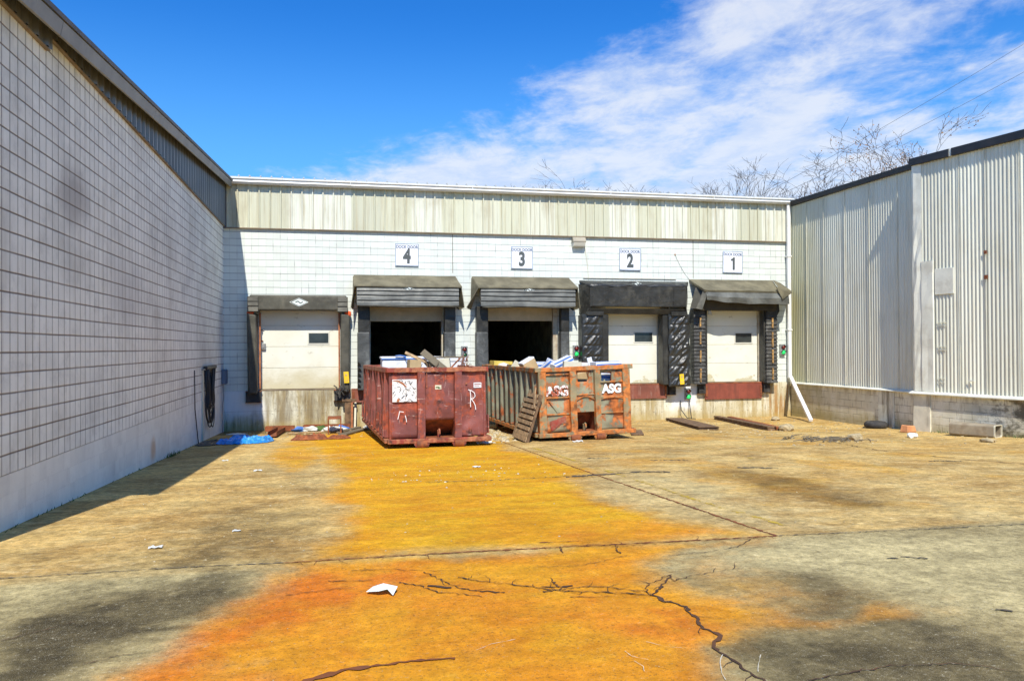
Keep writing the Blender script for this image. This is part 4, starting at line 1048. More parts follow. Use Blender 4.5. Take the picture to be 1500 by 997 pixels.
# torn shelter at the right
s1 = thing('dock_shelter', 'torn black awning dock shelter with sagging valance and orange-striped side pads', 'dock shelter', (13.0, 24.0, .45))
mb = MB(); n = 12; r = random.Random(2); FY = 23.5
for k in range(n+1):
    t = k/n; x0 = 11.42+(14.50-11.42)*t; x1 = 11.60+(14.30-11.60)*t
    mb.v += [Vector((x0, BY-.004, 3.905)), Vector(((x0+x1)/2, 23.9, 3.70+r.uniform(-.02, .012))), Vector((x1, FY, 3.50-.02*t+r.uniform(-.01, .008))), Vector((x1, FY+.02, 3.44-.02*t)), Vector((x0, BY-.004, 3.83))]
for k in range(n):
    for q in range(4): i = k*5+q; mb.f.append([i, i+5, i+6, i+1])
mb.f.append([0,1,2,3,4]); mb.f.append([n*5+q for q in range(5)][::-1])
mb.build('awning_top', M['awning'], s1)
mb = MB().prism([(14.46, 24.2, 3.90), (14.30, 23.62, 3.62), (14.14, 23.47, 3.60), (14.34, 23.42, 3.20), (14.74, 23.5, 3.43), (14.95, 23.9, 3.52), (14.66, 24.1, 3.80)], (.006, -.014, .012))
mb.build('torn_flap', M['awning'], s1)
mb = MB(); n = 16; r = random.Random(6)
for k in range(n+1):
    t = k/n; x = 11.66+(14.62-11.66)*t; zl = 3.18-.12*math.sin(min(1, t*1.7)*math.pi*.5)+.02*math.sin(t*21)*(1-t)
    mb.v += [Vector((x, FY+.03, 3.44-.01*t)), Vector((x, FY-.03+.02*math.sin(t*13), (3.44+zl)/2)), Vector((x+.03, FY+.01+.015*math.sin(t*19), zl))]
for k in range(n):
    for q in range(2): i = k*3+q; mb.f.append([i, i+1, i+4, i+3])
o = mb.build('valance', M['vinyl_curtain'], s1); m_ = o.modifiers.new('t', 'SOLIDIFY'); m_.thickness = .012
for q in ([(11.50, 23.95, 3.62), (11.76, 23.7, 3.55), (11.58, 23.72, 2.90), (11.28, 23.9, 2.92)], [(11.62, 23.6, 3.55), (11.72, 23.52, 3.46), (11.50, 23.50, 2.86), (11.32, 23.55, 2.90)]):
    mb = MB().prism(q, (.012, -.012, 0)); mb.build('hanging_strip', M['vinyl_foam'], s1)
mb = MB().prism([(11.88, 23.8, 3.3), (12.02, 23.8, 3.2), (11.94, 23.82, 2.95), (12.02, 23.8, 2.70), (11.88, 23.82, 2.72)], (0, .015, 0)); mb.build('hanging_rag', M['vinyl_foam'], s1)
mb = MB().box(11.55, 23.8, 2.86, 14.35, BY-.004, 3.30); mb.build('header_board', simple('dark_header_board', (.06,.045,.02), .8, var=.4, vs=3, dirt=(.02,.015,.01), damt=.6), s1)
mb = MB().prism([(14.2, 24.1, 3.2), (14.55, 24.0, 3.15), (14.58, 24.0, 2.85), (14.5, 24.02, 2.70), (14.3, 24.05, 2.78)], (0, .05, 0)); mb.build('hanging_rag', M['vinyl'], s1)
M['pleat_grey'] = vinyl('layered_grey_black_pleat', (.06,.058,.052), .5, (.26,.25,.21), .6, wr=.4, wscale=6)
for x0, x1 in ((11.44, 11.84), (14.06, 14.46)):
    p = MB(); pleats(p, x0, x1, .44, 2.88, 20, 23.97, BY-.006, .035, 0, int(x0)); pd = p.build('side_pad', M['pleat_grey'], s1, bevel=.006)
    q = MB(); xc = (x0+x1)/2
    for z0, z1 in ((.55, .95), (1.15, 1.55), (1.70, 2.15), (2.28, 2.62)): q.box(xc-.015, 23.905, z0+.06*math.sin(z0*9+x0), xc+.035, 23.96, z1)
    q.each('wear_stripe', M['yellow_stripe'], pd)
mb = MB().box(11.86, 24.0, .45, 11.93, BY-.006, 2.86).box(14.00, 24.02, .45, 14.05, BY-.006, 2.86); mb.each('inner_flap', M['vinyl'], s1)

# ---------------------------------------------------------------- signs, lights, hardware
def sign(num, x0, x1, z0, z1, tilt, label):
    s = thing('dock_sign', label, 'sign', ((x0+x1)/2, BY-.03, (z0+z1)/2), (0, R(tilt), 0), 'numbered dock signs along the white wall')
    w, h = (x1-x0)/2, (z1-z0)/2
    MB().box(-w, -.012, -h, w, .012, h).build('panel', M['sign_face'], s, local=True, bevel=.004)
    e = .016; mb = wall_open(MB(), -w-.001, w+.001, -h-.001, h+.001, -.0165, -.0125, [(-w+e, -h+e, w-e, h-e)])
    mb.build('border', M['sign_edge'], s, local=True)
    text('sign_text', 'DOCK DOOR', .125, M['sign_blue'], s, (0, -.015, h*.70), bold=.003, sx=.86)
    if num == 1:
        MB().prism([(-.005,-.015,-.26), (.072,-.015,-.26), (.072,-.015,.16), (.012,-.015,.16), (-.02,-.015,.115), (-.075,-.015,.10), (-.075,-.015,.045), (-.005,-.015,.045)], (0, -.003, 0)).build('sign_number', M['sign_num'], s, local=True)
    else: text('sign_number', str(num), .60, M['sign_num'], s, (0, -.015, -h*.18), bold=.026, sx=.74)
    mb = MB()
    for (x, z) in ((-w*.86, h*.92), (w*.86, h*.92), (0, h*.9), (-w*.86, -h*.9), (w*.86, -h*.9)): mb.cyl((x, -.018, z), (x, .026, z), .008, 8)
    mb.each('screw', M['grey_metal'], s, local=True)
sign(4, 1.75, 2.46, 4.19, 4.87, .5, 'white sign reading DOCK DOOR 4 on the white block wall')
sign(3, 5.37, 6.07, 4.16, 4.86, .4, 'white sign reading DOCK DOOR 3 on the white block wall')
sign(2, 8.98, 9.71, 4.17, 4.88, .3, 'white sign reading DOCK DOOR 2 on the white block wall')
sign(1, 12.64, 13.36, 4.14, 4.86, .9, 'white sign reading DOCK DOOR 1 on the white block wall')

lw = thing('wall_lamp', 'tan wall pack lamp mounted high on the white block wall under the metal band', 'wall lamp', (7.58, 24.2, 5.0))
mb = MB().prism([(7.36, BY-.002, 5.19), (7.36, 24.12, 5.19), (7.36, 24.04, 5.08), (7.36, 24.04, 5.02), (7.36, BY-.002, 5.02)], (.43, 0, 0)); mb.build('housing', M['lamp_tan'], lw, bevel=.012)
mb = MB().prism([(7.38, BY-.01, 5.017), (7.38, 24.05, 5.017), (7.38, 24.10, 4.90), (7.38, BY-.01, 4.87)], (.39, 0, 0)); mb.build('lens', M['lamp_glass'], lw, bevel=.008)
tag(MB().tube([(7.80, BY-.012, 5.0), (7.84, BY-.012, 4.7), (7.9, BY-.012, 4.3), (7.93, BY-.012, 3.86)], .008, 6).build('wall_cable', M['box_cream']), 'thin pale cable running down the white wall from the tan wall lamp', 'cable')
w_ = thing('hanging_wire', 'thin loose wire slanting from a hook on the white wall above the torn awning', 'wire', (11.0, BY, 4.6))
mb = MB().tube([(10.93, BY-.02, 4.72), (11.02, BY-.012, 4.52), (11.14, BY-.01, 4.3), (11.28, BY-.01, 4.08), (11.42, BY-.012, 3.91)], .0035, 6); mb.build('wire', M['cable'], w_)
MB().box(10.915, BY-.03, 4.70, 10.945, BY-.003, 4.735).build('hook', M['rust'], w_)
tag(MB().box(7.75, BY-.03, 3.885, 10.95, BY-.003, 3.905).build('flashing_strip', M['lamp_tan']), 'long thin rusty strip on the white wall just above the black vinyl shelter', 'strip')

def signal(x, z, lit, label, lens_dir=0):
    t = thing('signal_light', label, 'signal light', (x, BY-.002, z), group='dock traffic lights with a red lens over a green one')
    MB().box(-.10, -.09, -.19, .10, 0, .19).build('housing', M['grey_metal'], t, local=True, bevel=.01)
    for dz, mt, nm in ((.085, M['red_lens'], 'red_lens'), (-.085, M['green_lens'] if lit else M['green_off'], 'green_lens')):
        mb = MB(); n = 14
        mb.tube([(0, -.091, dz), (0, -.125, dz), (0, -.142, dz), (0, -.15, dz)], [.066, .062, .045, .015], n); ln = mb.build(nm, mt, t, local=True, smooth=True)
        mb = MB()
        for a in range(9):
            pass
        pts = [(.074*math.cos(R(q)), -.092, dz+.074*math.sin(R(q))) for q in range(-10, 191, 20)]
        for (p, q) in zip(pts[:-1], pts[1:]): mb.add([p, q, (q[0], -.16, q[2]), (p[0], -.16, p[2]), ], [(0,1,2,3)])
        o = mb.build('visor', M['black_plain'], ln, local=True, fix=False); mo = o.modifiers.new('t', 'SOLIDIFY'); mo.thickness = .004
signal(3.86, 1.54, False, 'unlit signal light on the white wall right of the doorway behind the maroon dumpster')
signal(7.48, 1.55, True, 'signal light with green lens lit, between the rusty dumpster boxes and the black shelter')
signal(11.33, .11, True, 'lowest signal light, green lens lit, mounted near the ground under the wrinkled black pad')
signal(14.82, 1.55, True, 'signal light with green lens lit, beside the white downspout')

def bumper(x0, x1, z0, z1, label, lam=True):
    t = thing('dock_bumper', label, 'dock bumper', ((x0+x1)/2, BY-.012, z0), group='rubber dock bumpers bolted below the door sills')
    w = (x1-x0)/2; h = z1-z0; mb = MB()
    if lam:
        n = 7
        for k in range(n): mb.box(-w, -.17+.006*(k % 2), h*k/n+.002, w, -.001, h*(k+1)/n-.004)
    else: mb.box(-w, -.17, 0, w, -.001, h)
    mb.build('pad', M['rubber'], t, local=True, bevel=.008)
    MB().box(-w-.02, -.13, -.012, w+.02, -.001, -.001).box(-w-.02, -.13, h+.001, w+.02, -.001, h+.012).each('bracket', M['rust'], t, local=True)
bumper(-2.60, -2.18, .12, .43, 'black dock bumper under the left foot of the foam dock seal', False)
bumper(-.08, .34, .12, .43, 'black dock bumper under the right foot of the foam dock seal, below the yellow tag', False)
bumper(11.68, 11.92, .12, .43, 'laminated dock bumper at the left end of the rightmost red-brown steel plate')
bumper(14.04, 14.28, .12, .43, 'laminated dock bumper at the right end of the rightmost red-brown steel plate')
bumper(10.62, 10.86, .10, .41, 'laminated dock bumper at the right end of the plate beside the rusty dumpster')

def leveler(x0, x1, z0, z1, label, mt):
    t = thing('dock_leveler', label, 'dock leveler', ((x0+x1)/2, BY-.015, z0), group='red-brown steel dock leveler plates')
    w = (x1-x0)/2; h = z1-z0
    MB().box(-w, -.06, 0, w, -.001, h).build('lip_plate', mt, t, local=True, bevel=.006)
    mb = MB()
    for x in (-w*.96, w*.96): mb.box(x-.035, -.085, h*.2, x+.035, -.061, h*.85)
    mb.tube([(-w, -.05, h+.012), (w, -.05, h+.012)], .02, 8); mb.build('hinge', M['rust'], t, local=True)
leveler(11.95, 14.02, -.09, .44, 'flat red-brown leveler plate below the rightmost door', M['plate_red'])
leveler(8.3, 10.58, -.02, .44, 'scratched red-brown leveler plate below the door inside the black shelter', M['plate_worn'])
leveler(4.55, 6.95, -.02, .44, 'red-brown leveler plate below the open doorway behind the rusty dumpster', M['plate_worn'])
leveler(.42, 3.25, .05, .44, 'red-brown leveler plate below the open doorway behind the maroon dumpster', M['plate_worn'])

def ytag(x, z, y, label):
    t = thing('yellow_tag', label, 'tag', (x, y, z), (0, R(-4), 0), 'yellow tags on the dock pads')
    MB().box(-.075, -.012, -.17, .075, .0, .17).build('plate', M['yellow_tag'], t, local=True, bevel=.006)
    MB().box(-.03, -.016, .05, .03, -.0125, .1).box(-.05, -.016, -.1, .05, -.0125, -.085).build('print', M['cardboard'], t, local=True)
ytag(.27, .82, 23.88, 'yellow tag hanging on the right pad of the foam dock seal')
ytag(10.90, .62, 23.74, 'yellow tag on the wrinkled black side pad right of the half-hidden cream door')
mb = MB(); r = random.Random(12)
for k in range(12):
    a = Vector((.10+r.uniform(-.12, .22), 23.85+r.uniform(-.05, .05), .52+r.uniform(-.1, .1))); mb.tube([a, a+Vector((r.uniform(-.12, .12), r.uniform(-.04, .02), r.uniform(-.14, .08)))], .02, 6)
mb.tube([(.2, 23.86, .65), (.22, 23.84, .5), (.12, 23.85, .42), (.2, 23.86, .3)], .022, 8)
tag(mb.build('chain_hook', M['rubber']), 'tangle of black chain and hooks hanging just below the yellow tag on the foam seal', 'chain')
# ---------------------------------------------------------------- roll-off dumpsters
def dumpster(name, label, loc, rot, W, L, H, mats, spec):
    pm_, rim, rib, post_m = mats
    t = thing(name, label, 'dumpster', loc, rot)
    b = lambda mb, n, m, **k: mb.build(n, m, t, local=True, **k)
    pz = spec['posts']; zo, zp = spec['open']; r = random.Random(spec['seed'])
    # shell: floor, sides, rear
    mb = MB(); mb.box(.05, .6, .10, W-.05, L-.05, .16)
    mb.box(.0, .02, .08, .05, L, H-.1).box(W-.05, .02, .08, W, L, H-.1).box(.05, L-.05, .08, W-.05, L, H-.1)
    body = b(mb, 'body', pm_, bevel=.008)
    # front panels: left, middle (above the recess), right
    def dent_panel(x0, x1, z0, z1, y, amp, holes=(), nx=14, nz=16):
        mb = MB(); 
        def hole(x, z): return any(h[0] < x < h[2] and h[1]+.02*math.sin(x*60) < z < h[3]+.015*math.sin(x*47+1) for h in holes)
        gx = [x0+(x1-x0)*i/nx for i in range(nx+1)]; gz_ = [z0+(z1-z0)*i/nz for i in range(nz+1)]
        for x in gx:
            for z in gz_:
                e = min(1, 6*min(x-x0, x1-x)/(x1-x0))*min(1, 6*min(z-z0, z1-z)/(z1-z0))
                d = mn.noise(Vector((x*2.3+spec['seed'], z*2.3, 1.3)))*amp+mn.noise(Vector((x*6, z*6, 4)))*amp*.35
                mb.v.append(Vector((x, y+d*e, z)))
        for i in range(nx):
            for j in range(nz):
                if hole((gx[i]+gx[i+1])/2, (gz_[j]+gz_[j+1])/2): continue
                q = i*(nz+1)+j; mb.f.append([q, q+nz+1, q+nz+2, q+1])
        o = b(mb, 'front_panel', pm_, smooth=True, fix=False); mo = o.modifiers.new('t', 'SOLIDIFY'); mo.thickness = .02; mo.offset = 1
        return o
    (a0, a1), (b0, b1) = pz
    dent_panel(.04, a0+.02, .10, H-.1, .03, .05); dent_panel(a1-.02, b0+.02, zp, H-.1, .03, .045, spec['holes_mid']); dent_panel(b1-.02, W-.04, .10, H-.1, .03, .05, spec['holes_right'], 22, 30)
    mb = MB(); mb.hexa([(a1-.02, .62, .09), (b0+.02, .62, .09), (b0+.02, .65, .09), (a1-.02, .65, .09)], [(a1-.02, .04, zp), (b0+.02, .04, zp), (b0+.02, .08, zp), (a1-.02, .08, zp)])
    mb.box(a1-.04, .05, .08, a1-.02, .64, zp).box(b0+.02, .05, .08, b0+.04, .64, zp).box(a1-.02, .0, .07, b0+.02, .64, .09)
    b(mb, 'hook_recess', spec['recess'])
    mb = MB(); mb.box(a1, .005, zo, b0, .03, zp+.02) if zo < zp else None
    if zo < zp: b(mb, 'recess_lip', pm_, bevel=.004)
    xm = (a1+b0)/2
    mb = MB(); mb.box(xm-.03, .10, .09, xm+.03, .18, .24).tube([(xm, .14, .2), (xm, .06, .26), (xm, .02, .22), (xm, .02, .16)], .022, 8); b(mb, 'hook', rim, bevel=.006)
    for (x0, x1) in pz:
        mb = MB(); n = 8
        for k in range(n+1):
            z = .09+(H-.19)*k/n; j = r.uniform(-.008, .008)
            for (x, y) in ((x0+j, .025), (x0+j+.012, -.075+j), (x1+j-.012, -.075+j), (x1+j, .025)): mb.v.append(Vector((x, y, z)))
        for k in range(n):
            for q in range(3): i = k*4+q; mb.f.append([i, i+1, i+5, i+4])
        mb.f.append([0,1,2,3]); mb.f.append([n*4+q for q in range(4)])
        b(mb, 'front_post', post_m)
    for (x0, x1) in spec['corner']:
        b(MB().box(x0, -.05, .06, x1, .06, H-.1), 'corner_post', post_m, bevel=.012)
    if spec['bars']:
        for (x0, x1, z) in spec['bars']:
            b(MB().box(x0, -.025, z-.018, x1, .02, z+.018), 'cross_bar', post_m, bevel=.006)
    # rim
    o_ = spec['over']
    def rail(p, q, n=12):    # slightly battered box rail
        mb = MB(); p = Vector(p); q = Vector(q); d = (q-p); 
        side_ = Vector((-d.y, d.x, 0)).normalized()
        for k in range(n+1):
            c = p+d*k/n+Vector((0, 0, r.uniform(-.010, .008)))+side_*r.uniform(-.010, .010)
            for (s, z) in ((-.055, -.05), (.055, -.05), (.055, .05), (-.055, .05)): mb.v.append(c+side_*s+Vector((0, 0, z)))
        for k in range(n):
            for q_ in range(4): i = k*4; mb.f.append([i+q_, i+(q_+1) % 4, i+4+(q_+1) % 4, i+4+q_])
        mb.f.append([0,1,2,3]); mb.f.append([n*4+q_ for q_ in range(4)][::-1])
        return b(mb, 'top_rail', rim, bevel=.008)
    rail((-o_, -.0, H-.05), (W+o_, -.0, H-.05)); rail((-.01, .057, H-.051), (-.01, L, H-.051), 20); rail((W+.01, .057, H-.051), (W+.01, L, H-.051), 20); rail((.05, L-.02, H-.052), (W-.05, L-.02, H-.052))
    # side ribs
    n = spec['ribs']
    for sx, x in ((-1, 0.0), (1, W)):
        for k in range(n):
            y = .28+(L-.5)*k/(n-1); w0, w1 = .075, .055; tw = r.uniform(-.05, .05)*spec['bend']; t2 = r.uniform(-.04, .04)*spec['bend']
            mb = MB(); m_ = 4; hh = H-.1-.11
            for q in range(m_+1):
                f = q/m_; z = .11+hh*f; dy = t2*math.sin(f*3.1); dx = .085-.02*f+tw*math.sin(f*3.1)*.5
                for (yy, xx) in ((-w0*1.3, 0), (-w1, dx), (w1, dx), (w0*1.3, 0)): mb.v.append(Vector((x+sx*xx, y+yy+dy, z)))
            for q in range(m_):
                for c in range(3): i = q*4+c; mb.f.append([i, i+1, i+5, i+4])
            mb.f.append([0,1,2,3]); mb.f.append([m_*4+c for c in range(4)])
            b(mb, 'side_rib', rib)
            if spec['stakes']:
                hz = .16+.42+r.uniform(-.08, .1)
                b(MB().hexa([(x+sx*.088, y-.09, .13), (x+sx*.118, y-.09, .13), (x+sx*.118, y+.06, .13), (x+sx*.088, y+.06, .13)] if sx > 0 else [(x-.118, y-.09, .13), (x-.088, y-.09, .13), (x-.088, y+.06, .13), (x-.118, y+.06, .13)],
                            [(x+sx*.088, y-.085, hz), (x+sx*.112, y-.085, hz), (x+sx*.112, y+.055, hz), (x+sx*.088, y+.055, hz)] if sx > 0 else [(x-.112, y-.085, hz), (x-.088, y-.085, hz), (x-.088, y+.055, hz), (x-.112, y+.055, hz)]), 'rib_stake', rib)
    # sills and under-frame
    mb = MB(); mb.box(-.10, .03, 0, 0.0, L, .09).box(W, .03, 0, W+.10, L, .09); mb.each('bottom_rail', rim, t, local=True, bevel=.008)
    b(MB().box(-.04, -.10, -.01, W+.10, .03, .085), 'front_sill', rim, bevel=.01)
    mb = MB()
    for x in (a0-.02, b0+.02): mb.box(x, .05, -.09, x+.12, L-.1, .0)
    for y in (1.2, 2.6, 4.0, 5.2): mb.box(.1, y, -.04, W-.1, y+.08, .05)
    mb.each('under_beam', spec['recess'], t, local=True)
    zr = spec['roll']
    for (x0, x1) in ((a0-.02, a0+.20), (b0, b0+.20)):
        rr = .085
        ro = MB().cyl((x0, -.06, zr+rr), (x1, -.06, zr+rr), rr, 18); o = b(ro, 'front_roller', spec['roller'], bevel=.008)
        mb = MB().box(x0-.03, -.09, zr+.03, x0-.003, .03, .0).box(x1+.003, -.09, zr+.03, x1+.03, .03, .0).cyl((x0-.05, -.06, zr+rr), (x1+.05, -.06, zr+rr), .025, 10)
        mb.build('roller_bracket', post_m, o, local=True, bevel=.004)
    for x in (.25, W-.45):
        b(MB().cyl((x, L-.35, spec['rear']+.13), (x+.2, L-.35, spec['rear']+.13), .13, 18), 'rear_wheel', spec['roller'])
    return t
def ground_at(x, y): return gz(x, y)
D1 = dumpster('dumpster', 'dented maroon roll-off dumpster with white sprayed letters and a scribbled white placard', (1.06, 16.62, -.305), (R(-.55), 0, R(2.7)), 2.07, 6.0, 1.575,
    (M['maroon'], M['maroon_rim'], M['maroon'], M['maroon']), dict(posts=((.58,.76), (1.37,1.54)), open=(.46,.46), holes_mid=(), holes_right=(), seed=3, corner=(), bars=(), over=.05, ribs=9, bend=1.5, stakes=True, recess=M['rust'], roller=M['rust'], roll=-.115, rear=-.29))
D1l = lambda mb, n, m, **k: mb.build(n, m, D1, local=True, **k)
mb = MB().box(.065, -.022, .86, .575, -.008, 1.33); plc = D1l(mb, 'placard', simple('scratched_white_placard', (.78,.78,.75), .5, var=.05, dirt=(.30,.08,.04), damt=.7, ds=3, dthr=.66, bump=0), bevel=.003)
mb = MB(); r = random.Random(21)
for k in range(38):
    x, z = r.uniform(.09, .54), r.uniform(.90, 1.29); pts = [(x, -.0235-.0002*k, z)]
    for q in range(r.choice((2, 3))):
        x += r.uniform(-.06, .06); z += r.uniform(-.09, .05); pts.append((min(.56, max(.08, x)), -.0235-.0002*k, min(1.32, max(.87, z))))
    mb.ribbon(pts, r.uniform(.004, .011), (0, -1, 0))
mb.build('scribble', M['black_plain'], plc, local=True, fix=False)
mb = MB().ribbon([(.075, -.031, 1.31), (.18, -.031, 1.30), (.28, -.031, 1.25), (.36, -.031, 1.17)], [.012, .03, .04, .02], (0, -1, 0)).ribbon([(.17, -.031, .87), (.20, -.031, .93)], .05, (0, -1, 0)); mb.build('rust_smear', M['edge_strip'], plc, local=True, fix=False)
def spray(paths, w, nm, y=-.014, parent=None):
    mb = MB()
    for k, p in enumerate(paths): mb.ribbon([(x, y-.0006*k, z) for x, z in p], w, (0, -1, 0))
    return mb.build(nm, M['white_plain'], parent or D1, local=True, fix=False)
spray([[(1.72,1.08),(1.735,.95),(1.725,.80),(1.73,.72)], [(1.68,1.09),(1.75,1.07),(1.815,1.02),(1.83,.95),(1.79,.90),(1.73,.90)], [(1.74,.90),(1.80,.82),(1.83,.75),(1.84,.66)]], .016, 'sprayed_letter', -.030)
spray([[(.175,.50),(.20,.60),(.215,.67)], [(.21,.665),(.30,.65)], [(.33,.58),(.35,.50),(.355,.44)]], .014, 'sprayed_letter', -.026)
D1l(MB().box(1.80, -.020, 1.13, 1.97, -.006, 1.24), 'sticker', M['box_white'])
D1l(MB().box(1.815, -.022, 1.195, 1.955, -.0205, 1.215).box(1.815, -.022, 1.16, 1.93, -.0205, 1.172), 'sticker_print', M['plate_red'])
D1l(MB().box(.965, -.018, 1.11, 1.10, -.004, 1.20), 'sticker', M['box_cream']); D1l(MB().box(.98, -.020, 1.14, 1.06, -.0185, 1.165).box(1.03, -.020, 1.125, 1.085, -.0185, 1.138), 'sticker_print', M['grass'])
D1l(MB().box(.78, -.02, 1.155, .80, .02, 1.5).box(1.62, -.03, 1.20, 1.66, .01, 1.24), 'weld_plate', M['maroon_rim'])

D2 = dumpster('dumpster', 'rusty olive roll-off dumpster with white stencilled lettering, heaped with white and blue boxes', (4.46, 17.22, -.35), (R(-.35), R(-1.5), R(1.8)), 2.19, 5.75, 1.57,
    (M['olive'], M['olive_rust'], M['olive_rib'], M['olive_rust']), dict(posts=((.72,.89), (1.32,1.47)), open=(.52,.78), holes_mid=((.93,1.22,1.22,1.42),), holes_right=((1.50,1.20,1.76,1.42),), seed=8, corner=((-.01,.17), (2.02,2.20)),
    bars=((1.47,2.02,1.19), (1.47,2.02,.84), (1.47,2.02,.48), (.89,1.32,.92), (.17,.72,.88), (.17,.72,.50), (.17,.72,1.40)), over=.08, ribs=11, bend=.35, stakes=False, recess=M['rust'], roller=M['rust'], roll=-.13, rear=-.27))
D2l = lambda mb, n, m, **k: mb.build(n, m, D2, local=True, **k)
def arch(x0, x1, z, h):
    mb = MB(); pts = [(x0+(x1-x0)*k/12, -.012, z+h*math.sin(math.pi*k/12)) for k in range(13)]; mb.ribbon(pts, .02, (0, -1, 0)); o = D2l(mb, 'arched_bar', M['olive_rust'], fix=False); mo = o.modifiers.new('t', 'SOLIDIFY'); mo.thickness = .03; mo.offset = 0
arch(.89, 1.32, .80, .08); arch(1.47, 2.02, .80, .03)
tm = Mat('white_stencil_paint'); tm.color(tm.mix(tm.step(tm.noise(tm.pos, 16, 6, .75), .56, .68), (.80,.81,.77), (.42,.36,.24))); tm.rough(.7)
text('stencil_letters', 'ASG', .27, tm.m, D2, (1.755, -.012, 1.02), bold=.014, sx=.92, extrude=.004)
tw = Mat('worn_stencil_paint'); tw.color(tw.mix(tw.step(tw.noise(tw.pos, 11, 5, .7), .46, .56), (.80,.80,.76), (.36,.08,.03))); tw.rough(.7)
text('stencil_letters', 'ASG', .30, tw.m, D2, (.43, -.022, 1.02), bold=.016, sx=.95, extrude=.004)
mr = simple('red_oxide_patch', (.30,.045,.025), .7, var=.25, dirt=(.25,.2,.12), damt=.6, ds=7)
mb = MB(); mb.prism([(.24,-.013,.34), (.30,-.013,.36), (.62,-.013,.45), (.63,-.013,.30), (.50,-.013,.28), (.42,-.013,.22), (.30,-.013,.14), (.26,-.013,.16)], (0, .018, 0)); D2l(mb, 'primer_patch', mr)
mb = MB().prism([(.22,-.014,.82), (.26,-.014,.80), (.48,-.014,.54), (.43,-.014,.52)], (0, .018, 0)); D2l(mb, 'weld_strap', M['olive'])
D2l(MB().tube([(.45, -.03, 1.5), (1.0, -.035, 1.49), (1.4, -.03, 1.5)], .02, 8), 'bent_bar', M['olive_rust'])

# ---------------------------------------------------------------- what the dumpsters hold
def bx(name, label, cat, c, size, rot, mat, group=None, stripe=None, lid=None):
    t = thing(name, label, cat, c, [R(a) for a in rot], group)
    w, d, h = [s/2 for s in size]
    MB().box(-w, -d, -h, w, d, h).build('carton', mat, t, local=True, bevel=.006)
    if stripe:
        mb = MB()
        mb.box(-w*.96, -d-.006, h*.10, w*.96, -d-.001, h*.55).box(-w*.9, -d*.9, h+.001, w*.9, -d*.2, h+.006)
        mb.build('print_band', stripe, t, local=True)
    if lid:
        MB().box(-w*1.02, -d*1.02, h+.002, w*1.02, d*1.02, h+.05).build('lid', lid, t, local=True, bevel=.008)
    return t
ch = thing('chest_freezer', 'long white chest with a blue-edged lid, lying in the maroon dumpster', 'freezer', (1.75, 19.85, .95))
MB().box(1.08, 19.55, .55, 2.35, 20.35, 1.40).build('body', M['box_white'], ch, bevel=.02)
MB().box(1.06, 19.53, 1.405, 2.37, 20.36, 1.47).build('lid', M['box_white'], ch, bevel=.015)
MB().box(1.06, 19.525, 1.402, 2.37, 19.53, 1.43).build('trim', M['box_blue'], ch)
tag(MB().tube([(1.60, 19.5, 1.50), (1.66, 19.48, 1.42), (1.75, 19.3, 1.28), (1.9, 19.2, 1.18)], .012, 6).tube([(1.4, 19.5, 1.49), (1.52, 19.48, 1.5), (1.66, 19.5, 1.47)], .018, 6).build('blue_wire', M['box_blue']), 'loose blue cord drooping over the white chest lid in the maroon dumpster', 'wire')
bx('white_crate', 'white block lying flat behind the boards in the maroon dumpster', 'block', (2.75, 19.9, 1.25), (.8, .6, .42), (0, 2, 3), M['box_white'])
bx('cardboard_box', 'brown cardboard box leaning by the white chest in the maroon dumpster', 'box', (1.68, 17.7, 1.27), (.26, .3, .30), (0, 4, 8), M['cardboard'])
bx('cardboard_box', 'small cream carton behind the crossed boards in the maroon dumpster', 'box', (2.45, 18.6, 1.28), (.35, .3, .30), (0, -5, -12), M['box_cream'])
def plank(name, label, p0, p1, w, th, mat, cat='board', roll=0, group=None):
    p0, p1 = Vector(p0), Vector(p1); d = p1-p0; L = d.length
    t = tag(MB().box(-L/2, -w/2, -th/2, L/2, w/2, th/2).build(name, mat, None, local=True, bevel=.006), label, cat, group)
    q = d.to_track_quat('X', 'Z'); t.rotation_mode = 'QUATERNION'
    from mathutils import Quaternion
    t.rotation_quaternion = q @ Quaternion((1, 0, 0), R(roll)); t.location = (p0+p1)/2
    return t
plank('wooden_board', 'long pale board sticking up to the left out of the maroon dumpster', (1.52, 18.1, 1.58), (2.40, 17.9, 1.16), .07, .035, M['wood'], roll=70)
plank('wooden_board', 'wide dark board crossing the pale one in the maroon dumpster', (1.90, 18.0, 1.60), (2.42, 17.7, 1.15), .16, .03, M['wood_grey'], roll=60)
plank('wooden_board', 'short steep board propped behind the wide dark one in the maroon dumpster', (1.95, 18.3, 1.42), (2.2, 18.2, 1.1), .09, .03, M['wood_dark'], roll=50)
fr = thing('pipe_rack', 'rusty tubular rack sticking out of the right half of the maroon dumpster', 'frame', (2.6, 19, 1.1))
MB().box(2.15, 18.98, 1.435, 3.06, 19.02, 1.475).build('rail', M['wood_grey'], fr, bevel=.006)
MB().box(2.15, 18.98, 1.34, 3.06, 19.02, 1.365).build('rail', M['grey_metal'], fr, bevel=.006)
for x, t2 in ((2.55, .0), (2.98, .02)): MB().tube([(x, 19.0, .9), (x+t2, 19.0, 1.60)], .018, 8).build('upright', M['grey_metal'], fr)
MB().tube([(2.62, 18.97, 1.12), (2.92, 18.97, 1.43)], .018, 8).build('brace', M['rust'], fr)
MB().tube([(2.40, 18.97, 1.42), (2.52, 18.97, 1.12)], .02, 8).build('brace', M['rust'], fr)
mb = MB(); r = random.Random(31)
for k in range(22):
    a = Vector((r.uniform(2.86, 3.02), r.uniform(18.3, 18.7), r.uniform(1.05, 1.35))); mb.tube([a, a+Vector((r.uniform(-.1, .1), 0, r.uniform(.05, .2))), a+Vector((r.uniform(-.12, .12), .02, r.uniform(.05, .33)))], .006, 5)
